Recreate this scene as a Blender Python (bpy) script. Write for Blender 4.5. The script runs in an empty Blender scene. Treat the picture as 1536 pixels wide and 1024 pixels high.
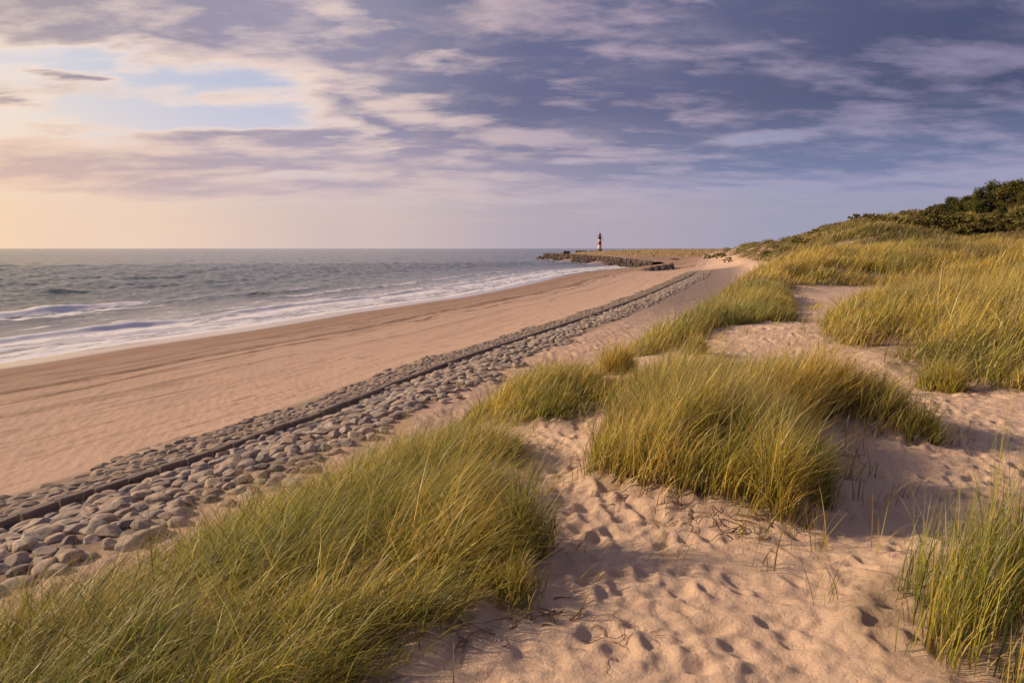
import bpy, bmesh, math, random
import numpy as np
from mathutils import Vector, Matrix

random.seed(7)
RNG = np.random.default_rng(7)
SC = bpy.context.scene
COL = SC.collection
PI = math.pi

# ------------------------------------------------------------------ camera model (f in pixels of a 1536 wide frame)
F = 1109.0
CAMZ = 8.0
PITCH = math.atan((512 - 372.5) / F)
CP, SP = math.cos(PITCH), math.sin(PITCH)

def ray(px, py):
    x = (px - 768) / F; y = (512 - py) / F
    return np.array([x, CP + y * SP, -SP + y * CP])

def atz(px, py, z):
    d = ray(px, py); t = (z - CAMZ) / d[2]
    return (d[0] * t, d[1] * t)

def aty(px, Y):
    """x on the column px at depth Y (near the horizon)"""
    return ((px - 768) / F * Y * CP, Y)

# ------------------------------------------------------------------ noise
def _hash(ix, iy, seed):
    h = (ix.astype(np.int64) * 374761393 + iy.astype(np.int64) * 668265263 + seed * 974634777) & 0xFFFFFFFF
    h = ((h ^ (h >> 13)) * 1274126177) & 0xFFFFFFFF
    h = ((h ^ (h >> 16)) * 2246822519) & 0xFFFFFFFF
    return (h ^ (h >> 15)) & 0xFFFFFFFF

def pnoise(x, y, seed=0):
    x = np.asarray(x, float); y = np.asarray(y, float)
    ix = np.floor(x); iy = np.floor(y)
    fx = x - ix; fy = y - iy
    u = fx * fx * fx * (fx * (fx * 6 - 15) + 10); v = fy * fy * fy * (fy * (fy * 6 - 15) + 10)
    def g(dx, dy):
        a = _hash(ix + dx, iy + dy, seed) * (2 * PI / 4294967296.0)
        return np.cos(a) * (fx - dx) + np.sin(a) * (fy - dy)
    n00, n10, n01, n11 = g(0, 0), g(1, 0), g(0, 1), g(1, 1)
    return ((n00 * (1 - u) + n10 * u) * (1 - v) + (n01 * (1 - u) + n11 * u) * v) * 1.5

def fbm(x, y, seed=0, octs=4, gain=.5):
    s = 0; a = 1; t = 0
    for k in range(octs):
        s = s + a * pnoise(x * 2 ** k, y * 2 ** k, seed + k * 17); t += a; a *= gain
    return s / t

def sstep(a, b, x):
    t = np.clip((x - a) / (b - a), 0, 1)
    return t * t * (3 - 2 * t)

# ------------------------------------------------------------------ key lines of the place, in plan
def line(pts, z): return [atz(px, py, z) for px, py in pts]
W = [(-75, -60), (-58, 0), (-46, 27)] + line([(0, 545), (167, 519), (354, 493), (500, 469), (668, 446), (752, 431), (836, 413), (899, 404.5)], 0) + [aty(952, 318), aty(972, 345)]
T = [(-28, -40), (-21, 0)] + line([(0, 746), (100, 712), (187, 685), (292, 650), (396, 619), (500, 587), (605, 546), (710, 517), (836, 479), (920, 452), (1004, 420), (1036, 404)], 1.05)
K = [(-24, -40), (-17.4, 0)] + line([(0, 787), (167, 731), (271, 698), (354, 667), (458, 631), (537, 600), (605, 571), (710, 532), (815, 498), (899, 470), (983, 438), (1030, 416), (1046, 406)], 1.45)
Cc = [(-19.5, -40), (-13, 0)] + line([(0, 872), (167, 812), (258, 783), (358, 742), (458, 697), (562, 652), (668, 605), (752, 565), (836, 527), (920, 489), (983, 456), (1045, 420)], 1.95)
E = [(-9, -20, 6.2), (-5.2, -4, 6.2), (-4.0, 0, 5.95), (-3.3, 2.2, 5.75), (-2.7, 4.0, 5.72), (-1.75, 5.5, 5.82), (-.95, 6.8, 5.92), (-.3, 8.3, 6.02), (.75, 9.8, 6.15), (1.7, 11.6, 6.15),
     (2.6, 13.6, 6.15), (4.2, 17, 6.2), (6.2, 22, 6.3), (8.6, 28, 6.35), (12.0, 37, 6.6), (20, 50, 7.0), (33, 80, 8), (51, 125, 9), (70, 180, 9.8), (86, 225, 9.8), (104, 300, 8.6), (112, 360, 6.6)]
Fo = [(-16, -20, 2.4), (-11, -4, 2.4), (-9, 0, 2.4), (-7.8, 3, 2.4), (-6.8, 5.5, 2.4), (-5.5, 8, 2.4), (-4.4, 10, 2.45), (-3.2, 12, 2.45), (-1.6, 14.5, 2.5), (0.0, 18, 2.5), (2.2, 23, 2.5), (4.8, 30, 2.55),
      (8, 40, 2.6), (15, 54, 2.7), (26, 84, 2.8), (42, 128, 2.9), (59, 182, 3.0), (70, 225, 3.2), (84, 300, 3.4), (99, 384, 3.7), (125, 520, 4.2)]

def resample(pts, step_log=.06):
    out = []
    for a, b in zip(pts[:-1], pts[1:]):
        a = np.array(a, float); b = np.array(b, float)
        ra = math.hypot(a[0], a[1] + 3); L = np.linalg.norm((b - a)[:2])
        n = max(1, int(L / max(ra, 2) / step_log))
        for k in range(n): out.append(a + (b - a) * k / n)
    out.append(np.array(pts[-1], float))
    return out

def polydist(P, pts):
    """signed distance (+ to the right of travel = landward), along-line length, nearest"""
    pts = np.array([p[:2] for p in pts], float)
    x, y = P
    best = np.full(x.shape, 1e9); sgn = np.ones(x.shape); sal = np.zeros(x.shape); acc = 0
    for a, b in zip(pts[:-1], pts[1:]):
        d = b - a; L = np.hypot(*d); u = d / L
        t = np.clip((x - a[0]) * u[0] + (y - a[1]) * u[1], 0, L)
        qx = x - (a[0] + t * u[0]); qy = y - (a[1] + t * u[1])
        dd = np.hypot(qx, qy); m = dd < best
        best = np.where(m, dd, best)
        sgn = np.where(m, np.sign(u[1] * (x - a[0]) - u[0] * (y - a[1])), sgn)
        sal = np.where(m, acc + t, sal)
        acc += L
    return best * np.where(sgn == 0, 1, sgn), sal

# ------------------------------------------------------------------ base height field (thin plate spline in log-polar plan)
ctrl = []
def add(x, y, z): ctrl.append((x, y, z))
for p in resample(W, .07): add(p[0], p[1], 0)
for p in resample(T): add(p[0], p[1], 1.05)
for p in resample(K): add(p[0], p[1], 1.45)
for p in resample(Cc): add(p[0], p[1], 1.95)
for p in resample(E): add(*p)
for p in resample(Fo): add(*p)
for (dx, z) in ((9, -.6), (40, -2), (110, -4.5)):
    for p in resample(W, .15):
        if p[1] < 290: add(p[0] - dx * .95, p[1] + dx * .3, z)
for p in [(-300, 400), (-600, 900), (-200, 1500), (-1500, 1500), (-900, 300), (0, 900), (0, 2500), (1200, 2600), (-2500, 1500), (40, 1200), (400, 1700), (1500, 1900), (-200, 50), (-400, 100)]: add(p[0], p[1], -7)
# plateau of the dune
for p in [(-2, .5, 6.1), (-1.6, 3, 6.08), (-.9, 4.6, 6.15), (-.6, 2.4, 6.22), (0, -2, 6.3), (0, 1.5, 6.3), (.5, 3, 6.3), (.4, 4.5, 6.3), (.6, 6, 6.3), (.3, 7.4, 6.28), (1.4, 3.5, 6.3), (1.2, 4.2, 6.3), (1.4, 5.6, 6.36), (2.2, 6.6, 6.38),
          (3.2, 7.1, 6.34), (1.5, 7.4, 6.28), (2.6, 5.6, 6.28), (3, 4.8, 6.28), (2.4, 3.2, 6.35), (3.4, 3.2, 6.4), (4.5, 5.5, 6.25), (5.2, 7.5, 6.25), (4.5, 9, 6.3), (2.8, 9.5, 6.25), (2.4, 11, 6.25), (4, 12, 6.3), (5.2, 10.6, 6.33),
          (6.2, 9.4, 6.35), (7.5, 11, 6.5), (7, 14, 6.4), (9, 17, 6.6), (12, 15, 6.8), (6.5, 17.5, 6.3), (8, 21, 6.3), (10, 25, 6.3), (12.5, 28, 6.3), (9.5, 29.5, 6.5), (14, 31, 6.45), (12, 33, 6.75), (14, 38, 7.1), (18, 34, 6.85), (22, 40, 7.45), (19, 45, 7.3), (30, 42, 7.8),
          (16, 25, 6.7), (12, 21, 6.5), (20, 30, 6.9), (25, 30, 7.2), (20, 20, 7.0), (8, 2, 6.5), (8, 6, 6.5), (5, 0, 6.4), (10, -6, 6.5), (15, 8, 7.2),
          (26, 55, 7.6), (38, 60, 9.0), (33, 52, 7.9), (46, 62, 9.2), (50, 50, 9.2), (38, 75, 8.7), (50, 85, 10.2), (62, 88, 11.3), (58, 72, 9.6), (72, 100, 11.6), (62, 105, 11.4), (88, 100, 12.4), (70, 125, 12.3)]: add(*p)
def cr(px, py, Y): x, _ = aty(px, Y); add(x, Y, 8 + (372.5 - py) / F * Y)
for a in [(1350, 330, 150), (1380, 333, 130), (1250, 343, 200), (1300, 337, 172), (1180, 354, 250), (1215, 349, 225), (1120, 364, 300), (1150, 359, 272), (1085, 373, 350), (1440, 330, 112), (1536, 322, 100), (1700, 310, 95), (1900, 300, 80),
          (1300, 350, 150), (1220, 357, 185), (1160, 366, 240)]: cr(*a)
for p in [(130, 180, 12), (180, 120, 13), (150, 260, 10), (160, 350, 6), (100, 60, 12), (60, 30, 9), (60, 0, 9), (140, 30, 12)]: add(*p)
# low land behind the breakwater
for p in [(66, 300, 2.4), (76, 300, 3.1), (62, 330, 3.0), (58, 380, 3.7), (46, 450, 3.9), (38, 530, 4.0), (60, 480, 4.2), (82, 420, 4.0), (100, 450, 4.2), (60, 600, 4.2), (100, 600, 4.4), (160, 600, 4.6), (130, 440, 4.6), (200, 440, 5.5),
          (75, 720, 4.0), (120, 900, 3.7), (200, 900, 3.8), (200, 1050, 3.2), (320, 1080, 3.4), (350, 800, 4.6), (600, 1000, 4), (350, 500, 7), (400, 300, 8), (900, 900, 6), (1100, 400, 8)]: add(*p)
for p in [(44, 320, -.6), (30, 350, -1.5), (34, 420, -2), (12, 500, -4), (15, 580, -5), (35, 680, -4), (60, 850, -4), (110, 1060, -4)]: add(*p)

def lp(x, y):
    return np.arctan2(x, y + 3.0), .5 * np.log(x * x + (y + 3.0) ** 2 + 1e-6)
ctrl = np.array(ctrl)
cu, cw = lp(ctrl[:, 0], ctrl[:, 1])
keep = []
for i in range(len(ctrl)):
    if all((cu[i] - cu[j]) ** 2 + (cw[i] - cw[j]) ** 2 > .012 ** 2 for j in keep) and abs(cu[i]) < 1.6: keep.append(i)
ctrl = ctrl[keep]; cu = cu[keep]; cw = cw[keep]
def phi(r2): return .5 * r2 * np.log(r2 + 1e-12)
n = len(ctrl)
A = np.zeros((n + 3, n + 3))
A[:n, :n] = phi((cu[:, None] - cu) ** 2 + (cw[:, None] - cw) ** 2) + np.eye(n) * 3e-4
A[:n, n] = 1; A[:n, n + 1] = cu; A[:n, n + 2] = cw
A[n:, :n] = A[:n, n:].T
sol = np.linalg.solve(A, np.concatenate([ctrl[:, 2], [0, 0, 0]]))
GU = np.linspace(-1.62, 1.62, 640); GW = np.linspace(math.log(.4), math.log(3600), 900)
gu, gw = np.meshgrid(GU, GW, indexing='ij')
gz = sol[n] + sol[n + 1] * gu + sol[n + 2] * gw
for k in range(n):
    gz += sol[k] * phi((gu - cu[k]) ** 2 + (gw - cw[k]) ** 2)
gz = np.clip(gz, -9, 18)

def base_h(x, y):
    u, w = lp(x, y)
    a = np.clip((u - GU[0]) / (GU[1] - GU[0]), 0, len(GU) - 1.001); b = np.clip((w - GW[0]) / (GW[1] - GW[0]), 0, len(GW) - 1.001)
    i = a.astype(int); j = b.astype(int); fa = a - i; fb = b - j
    return (gz[i, j] * (1 - fa) + gz[i + 1, j] * fa) * (1 - fb) + (gz[i, j + 1] * (1 - fa) + gz[i + 1, j + 1] * fa) * fb

# footprints and scuffs on the dune sand (soft dents with a pushed-up rim)
FP = []
def trail(x0, y0, x1, y1, step=.62, side=.13, jit=.08):
    L = math.hypot(x1 - x0, y1 - y0); ang = math.atan2(y1 - y0, x1 - x0); nst = int(L / step)
    for k in range(nst):
        t = k / max(1, nst); s = side if k % 2 else -side
        FP.append((x0 + (x1 - x0) * t - math.sin(ang) * s + random.gauss(0, jit), y0 + (y1 - y0) * t + math.cos(ang) * s + random.gauss(0, jit), ang + random.gauss(0, .25), random.uniform(.7, 1.15)))
for k in range(13): trail(.2 + random.uniform(-.1, 1.6), 1.6, .35 + random.uniform(-.2, .4), 7 + random.uniform(-1, .3))
for k in range(14): trail(.4 + random.uniform(-.3, 1.2), 2.2 + random.uniform(-.3, 1), 4.6 + random.uniform(-.4, .5), 4.0 + random.uniform(-1.2, 1.2))
for k in range(9): trail(2.6 + random.uniform(-.3, .5), 3.2, 4.6 + random.uniform(-.4, .4), 9 + random.uniform(-.5, .5))
for k in range(10): trail(4.6 + random.uniform(-.5, .5), 7.5, 2.0 + random.uniform(-.4, .6), 10.6 + random.uniform(-.5, .5))
for k in range(7): trail(3.0 + random.uniform(-.6, .8), 9.8, 8.0 + random.uniform(-1, 1.5), 24, jit=.14)
for k in range(5): trail(-6.5 + random.uniform(-.8, .8), 8, 3.0 + random.uniform(-1, 1), 32, jit=.2)
for k in range(1500):
    FP.append((random.uniform(-.2, 5), random.uniform(1.8, 10.5), random.uniform(0, 6.3), random.uniform(.4, .95)))
FPA = np.array(FP)
cell = .5
fpgrid = {}
for q, (a, b, c, d) in enumerate(FP): fpgrid.setdefault((int(a // cell), int(b // cell)), []).append(q)

def footprints(x, y):
    out = np.zeros_like(x)
    R = .42
    idx = np.where((y > 1) & (y < 33) & (x > -9) & (x < 12))[0]
    if len(idx) == 0: return out
    xi = x[idx]; yi = y[idx]
    order = np.argsort(np.floor(xi / cell) * 1000 + np.floor(yi / cell), kind='stable')
    key = (np.floor(xi / cell).astype(int) * 1000 + np.floor(yi / cell).astype(int))[order]
    bounds = np.flatnonzero(np.diff(key)) + 1
    for grp in np.split(order, bounds):
        cx = int(xi[grp[0]] // cell); cy = int(yi[grp[0]] // cell)
        px_ = xi[grp]; py_ = yi[grp]; acc = np.zeros(len(grp))
        for i in (-1, 0, 1):
            for j in (-1, 0, 1):
                for q in fpgrid.get((cx + i, cy + j), ()):
                    fx, fy, an, sc = FP[q]
                    dx = px_ - fx; dy = py_ - fy
                    u = (dx * math.cos(an) + dy * math.sin(an)) / (.098 * sc); v = (-dx * math.sin(an) + dy * math.cos(an)) / (.056 * sc)
                    r = np.sqrt(u * u + v * v)
                    acc += sc * (-.019 * np.exp(-(r / .9) ** 4) + .008 * np.exp(-((r - 1.45) / .42) ** 2))
        out[idx[grp]] = acc * (.55 + .45 * sstep(2.8, 4.6, py_))
    return out

def poly_mask(x, y, poly, soft=.3):
    """1 inside poly fading over soft metres outside"""
    pts = np.array(poly, float); m = np.zeros(x.shape, bool); best = np.full(x.shape, 1e9)
    k = len(pts)
    for i in range(k):
        a = pts[i]; b = pts[(i + 1) % k]
        c = ((a[1] > y) != (b[1] > y)) & (x < (b[0] - a[0]) * (y - a[1]) / (b[1] - a[1] + 1e-12) + a[0])
        m ^= c
        d = b - a; L2 = (d ** 2).sum(); t = np.clip(((x - a[0]) * d[0] + (y - a[1]) * d[1]) / L2, 0, 1)
        best = np.minimum(best, np.hypot(x - a[0] - t * d[0], y - a[1] - t * d[1]))
    return np.where(m, 1., np.clip(1 - best / soft, 0, 1)), np.where(m, best, -best)

# grass patches in plan
P_BANK = [(-.5, 2.85), (-.2, 3.1), (-.12, 3.42), (0, 3.62), (.06, 4.0), (-.02, 4.5), (0, 5.2), (.1, 5.85), (-.15, 6.35), (-.55, 6.9), (-1.35, 6.9), (-2.1, 6.2), (-3.0, 5.1), (-3.9, 3.8), (-4.3, 2.5), (-4.3, 1.2), (-2.2, 1.3), (-1.1, 2.0)]
P_LOBE = [(-.45, 7.5), (.0, 7.0), (.5, 6.9), (.95, 7.2), (1.2, 7.8), (1.1, 8.8), (.7, 9.6), (.1, 9.4), (-.7, 8.2)]
P_MID = [(.62, 5.05), (.98, 4.72), (1.35, 4.52), (1.7, 4.42), (2.1, 4.75), (2.25, 5.2), (2.1, 5.75), (2.5, 6.3), (3.0, 6.4), (3.45, 6.45), (3.7, 6.8), (3.3, 7.6), (2.6, 8.1), (1.7, 8.3), (1.15, 8.0), (.95, 6.8), (.7, 5.9)]
P_EDGE = [(2.0, 11.9), (2.6, 12.1), (3.3, 13.2), (4.3, 14.5), (5.5, 15.6), (6.6, 17.2), (7.6, 20), (9.0, 24), (8.0, 26.5), (6.0, 22.5), (4.0, 18), (2.5, 14.8), (1.8, 12.8)]
P_BACK = [(7.8, 25.5), (9.6, 26), (10.6, 28.3), (12.5, 30.2), (15.2, 31), (17, 29.5), (20, 27), (26, 24), (40, 26), (46, 44), (40, 56), (24, 54), (15, 46), (10, 36), (7, 28)]
P_RIGHT = [(5.85, 13.8), (5.45, 12.6), (5.75, 11.2), (5.35, 10.2), (5.35, 9.2), (6.0, 8.6), (8, 8.3), (14, 11), (20, 16), (24, 22), (17, 26), (10.5, 22.5), (8.0, 18.5), (6.6, 15.5)]
P_CORNER = [(1.45, 2.6), (1.55, 3.15), (1.8, 3.5), (2.3, 3.75), (3.0, 3.6), (3.4, 2.8), (3.0, 2.0), (1.7, 2.1)]
T_SMALL = [(1.42, 10.2, .26), (2.92, 11.9, .2), (1.66, 4.95, .1)]

def terrain(x, y, detail=True):
    x = np.asarray(x, float); y = np.asarray(y, float)
    shp = x.shape; x = x.ravel(); y = y.ravel()
    h = base_h(x, y)
    dK, sK = polydist((x, y), K); dF, _ = polydist((x, y), Fo); dE, _ = polydist((x, y), E); dW, _ = polydist((x, y), W)
    r = np.hypot(x, y)
    up = sstep(-2, 3, dE)
    # hummocky hills further back
    far = sstep(45, 90, r) * sstep(-1, 10, dF) * sstep(430, 330, y)
    h = h + far * (1.5 * fbm(x / 17, y / 24, 3, 4) + 1.5 * np.abs(pnoise(x / 9, y / 12, 9)) - .25)
    h = h + sstep(20, 60, r) * sstep(0, 3, dF) * .35 * fbm(x / 5, y / 6, 21, 3)
    near = sstep(60, 25, r)
    h = h + up * (.10 * fbm(x / 2.2, y / 2.2, 5, 3)) * sstep(3, 8, r)
    # dune face and the bench between stones and dune: scuffed sand
    bench = sstep(4.3, 5.5, dK) * (1 - up)
    h = h + bench * (.13 * fbm(x / 1.4, y / 1.4, 31, 3) + .10 * np.abs(pnoise(x / .5, y / .5, 33))) * sstep(120, 40, r)
    # beach: long low swells of sand, following the water line
    if detail:
        beach = sstep(1.0, 6, dW) * sstep(-3.2, -4.2, dK)
        h = h + beach * (.035 * fbm(x / 4 + y / 9, y / 16, 41, 3) + .030 * fbm((x + y * .3) / .35, (y - x * .3) / 1.1, 43, 3) * sstep(75, 25, r))
        sand = up * sstep(32, 16, r)
        wx = x + .15 * pnoise(x / .8, y / .8, 50); wy = y + .15 * pnoise(x / .8, y / .8, 51)
        h = h + sand * (.020 * (np.abs(pnoise(wx / .30, wy / .30, 52)) - .3) + .022 * pnoise(wx / .17, wy / .19, 53) * (.6 + .8 * pnoise(x / 1.3, y / 1.3, 54)) + .006 * pnoise(x / .075, y / .075, 55) + .016 * np.abs(pnoise(wx / .14, wy / .10, 56)))
        h = h + (up + bench * .8) * footprints(x, y)
        # sand caught by the tussocks
        for P, a in ((P_MID, .12), (P_BANK, .07), (P_LOBE, .08), (P_CORNER, .06)):
            sel = (y < 12) & (y > 0) & (np.abs(x) < 6)
            if sel.any():
                m, _ = poly_mask(x[sel], y[sel], P, .35); h[sel] += a * m * m
    # the bed of the cobbles lies a step below the kerb
    h = h - .15 * sstep(.05, .35, dK) * sstep(3.6, .4, dK) * sstep(-5, 5, y)
    return h.reshape(shp)

def hz(x, y, detail=True): return float(terrain(np.array([x]), np.array([y]), detail)[0])

# ------------------------------------------------------------------ mesh helpers
def new_mesh(name, co, faces_flat, nper, smooth=True, attrs=None):
    """co (N,3), faces_flat int array, nper = verts per face (3/4) or array of loop totals"""
    me = bpy.data.meshes.new(name)
    co = np.ascontiguousarray(co, dtype=np.float32)
    me.vertices.add(len(co)); me.vertices.foreach_set('co', co.ravel())
    ff = np.ascontiguousarray(faces_flat, dtype=np.int32).ravel()
    tot = np.full(len(ff) // nper, nper, np.int32) if np.isscalar(nper) else np.asarray(nper, np.int32)
    start = np.concatenate([[0], np.cumsum(tot)[:-1]]).astype(np.int32)
    me.loops.add(len(ff)); me.loops.foreach_set('vertex_index', ff)
    me.polygons.add(len(tot)); me.polygons.foreach_set('loop_start', start); me.polygons.foreach_set('loop_total', tot)
    me.polygons.foreach_set('use_smooth', np.full(len(tot), smooth, bool))
    me.update(calc_edges=True)
    for k, v in (attrs or {}).items():
        v = np.asarray(v, np.float32)
        if v.ndim == 1:
            a = me.attributes.new(k, 'FLOAT', 'POINT'); a.data.foreach_set('value', v)
        else:
            a = me.attributes.new(k, 'FLOAT_COLOR', 'POINT')
            if v.shape[1] == 3: v = np.concatenate([v, np.ones((len(v), 1), np.float32)], 1)
            a.data.foreach_set('color', np.ascontiguousarray(v).ravel())
    return me

def obj(name, me, mat=None, parent=None, loc=None):
    o = bpy.data.objects.new(name, me); COL.objects.link(o)
    if mat is not None and me is not None and len(me.materials) == 0: me.materials.append(mat)
    if parent is not None: o.parent = parent
    if loc is not None: o.location = loc
    return o

def tag(o, label=None, cat=None, group=None, kind=None):
    if label: o['label'] = label
    if cat: o['category'] = cat
    if group: o['group'] = group
    if kind: o['kind'] = kind
    return o

def thing(name, label, cat, loc=(0, 0, 0), rz=0, group=None):
    o = bpy.data.objects.new(name, None); COL.objects.link(o); o.location = loc; o.rotation_euler = (0, 0, rz)
    o.empty_display_size = .2
    return tag(o, label, cat, group)

class MB:
    """collects shapes, builds one mesh"""
    def __init__(s): s.v = []; s.f = []
    def add(s, vs, fs):
        o = len(s.v); s.v += [tuple(v) for v in vs]; s.f += [tuple(i + o for i in f) for f in fs]
    def box(s, c, size, rz=0, taper=1.0):
        x, y, z = [a / 2 for a in size]; ca, sa = math.cos(rz), math.sin(rz); vs = []
        for k, zz in ((1, -z), (taper, z)):
            for sx, sy in ((-1, -1), (1, -1), (1, 1), (-1, 1)):
                px, py = sx * x * k, sy * y * k
                vs.append((c[0] + px * ca - py * sa, c[1] + px * sa + py * ca, c[2] + zz))
        s.add(vs, [(3, 2, 1, 0), (4, 5, 6, 7), (0, 1, 5, 4), (1, 2, 6, 5), (2, 3, 7, 6), (3, 0, 4, 7)])
    def lathe(s, prof, n=32, c=(0, 0, 0)):
        vs = []; fs = []
        for r, z in prof:
            for k in range(n):
                a = 2 * PI * k / n; vs.append((c[0] + r * math.cos(a), c[1] + r * math.sin(a), c[2] + z))
        for j in range(len(prof) - 1):
            for k in range(n):
                k2 = (k + 1) % n; fs.append((j * n + k, j * n + k2, (j + 1) * n + k2, (j + 1) * n + k))
        fs.append(tuple(range(n - 1, -1, -1))); fs.append(tuple((len(prof) - 1) * n + k for k in range(n)))
        s.add(vs, fs)
    def tube(s, pts, rad, n=7):
        vs = []; fs = []; pts = [Vector(p) for p in pts]
        if not hasattr(rad, '__len__'): rad = [rad] * len(pts)
        for i, p in enumerate(pts):
            d = (pts[min(i + 1, len(pts) - 1)] - pts[max(i - 1, 0)]).normalized()
            a = d.orthogonal().normalized() if i == 0 else (a - d * a.dot(d)).normalized()
            b = d.cross(a)
            for k in range(n):
                t = 2 * PI * k / n; vs.append(p + (a * math.cos(t) + b * math.sin(t)) * rad[i])
        for j in range(len(pts) - 1):
            for k in range(n):
                k2 = (k + 1) % n; fs.append((j * n + k, j * n + k2, (j + 1) * n + k2, (j + 1) * n + k))
        fs.append(tuple(range(n - 1, -1, -1))); fs.append(tuple((len(pts) - 1) * n + k for k in range(n)))
        s.add(vs, fs)
    def build(s, name, mat, parent=None, smooth=False, loc=None):
        me = bpy.data.meshes.new(name); me.from_pydata(s.v, [], s.f)
        me.polygons.foreach_set('use_smooth', [smooth] * len(me.polygons)); me.update()
        return obj(name, me, mat, parent, loc)

# ------------------------------------------------------------------ material helpers
class NT:
    def __init__(s, nt): s.nt = nt
    def n(s, t, **kw):
        nd = s.nt.nodes.new(t)
        for k, v in kw.items():
            if k.startswith('i_'):
                key = k[2:]; key = int(key) if key.isdigit() else key.replace('_', ' ')
                sock = nd.inputs[key]
                if isinstance(v, bpy.types.NodeSocket): s.nt.links.new(v, sock)
                else: sock.default_value = v
            else: setattr(nd, k, v)
        return nd
    def L(s, a, b): s.nt.links.new(a, b)
    def math(s, op, a, b=0.0, c=0.0, clamp=False):
        nd = s.nt.nodes.new('ShaderNodeMath'); nd.operation = op; nd.use_clamp = clamp
        for i, v in enumerate((a, b, c)):
            if isinstance(v, bpy.types.NodeSocket): s.nt.links.new(v, nd.inputs[i])
            else: nd.inputs[i].default_value = v
        return nd.outputs[0]
    def mix(s, fac, a, b, blend='MIX'):
        nd = s.nt.nodes.new('ShaderNodeMix'); nd.data_type = 'RGBA'; nd.blend_type = blend
        for i, v in ((0, fac), (6, a), (7, b)):
            if isinstance(v, bpy.types.NodeSocket): s.nt.links.new(v, nd.inputs[i])
            else: nd.inputs[i].default_value = (v if i == 0 else (tuple(v) + (1,) if len(v) == 3 else v))
        return nd.outputs[2]
    def ss(s, x, a, b):
        nd = s.nt.nodes.new('ShaderNodeMapRange'); nd.interpolation_type = 'SMOOTHSTEP'
        if a > b: nd.inputs[1].default_value = b; nd.inputs[2].default_value = a; nd.inputs[3].default_value = 1; nd.inputs[4].default_value = 0
        else: nd.inputs[1].default_value = a; nd.inputs[2].default_value = b; nd.inputs[3].default_value = 0; nd.inputs[4].default_value = 1
        s.nt.links.new(x, nd.inputs[0]); return nd.outputs[0]
    def noise(s, vec, scale, detail=4, rough=.55, dist=0.0):
        nd = s.nt.nodes.new('ShaderNodeTexNoise'); nd.inputs['Scale'].default_value = scale; nd.inputs['Detail'].default_value = detail
        nd.inputs['Roughness'].default_value = rough; nd.inputs['Distortion'].default_value = dist
        s.nt.links.new(vec, nd.inputs['Vector']); return nd.outputs['Fac']
    def attr(s, name, out='Fac'):
        nd = s.nt.nodes.new('ShaderNodeAttribute'); nd.attribute_name = name; return nd.outputs[out]

def material(name):
    m = bpy.data.materials.new(name); m.use_nodes = True; m.node_tree.nodes.clear()
    t = NT(m.node_tree); out = t.n('ShaderNodeOutputMaterial')
    return m, t, out

def srgb(r, g, b):
    f = lambda c: (c / 255) / 12.92 if c / 255 < .04045 else ((c / 255 + .055) / 1.055) ** 2.4
    return (f(r), f(g), f(b))

def simple_mat(name, col, rough=.8, var=.25, scale=8, bump=.3, bdist=.02, metallic=0):
    m, t, out = material(name)
    pos = t.n('ShaderNodeNewGeometry').outputs['Position']
    nz = t.noise(pos, scale, 5)
    dark = tuple(c * (1 - var) for c in col); lite = tuple(min(1, c * (1 + var)) for c in col)
    p = t.n('ShaderNodeBsdfPrincipled'); t.L(t.mix(nz, dark, lite), p.inputs['Base Color'])
    p.inputs['Roughness'].default_value = rough; p.inputs['Metallic'].default_value = metallic
    b = t.n('ShaderNodeBump', i_Strength=bump, i_Distance=bdist); t.L(t.noise(pos, scale * 4, 4), b.inputs['Height']); t.L(b.outputs[0], p.inputs['Normal'])
    t.L(p.outputs[0], out.inputs[0])
    return m

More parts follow.
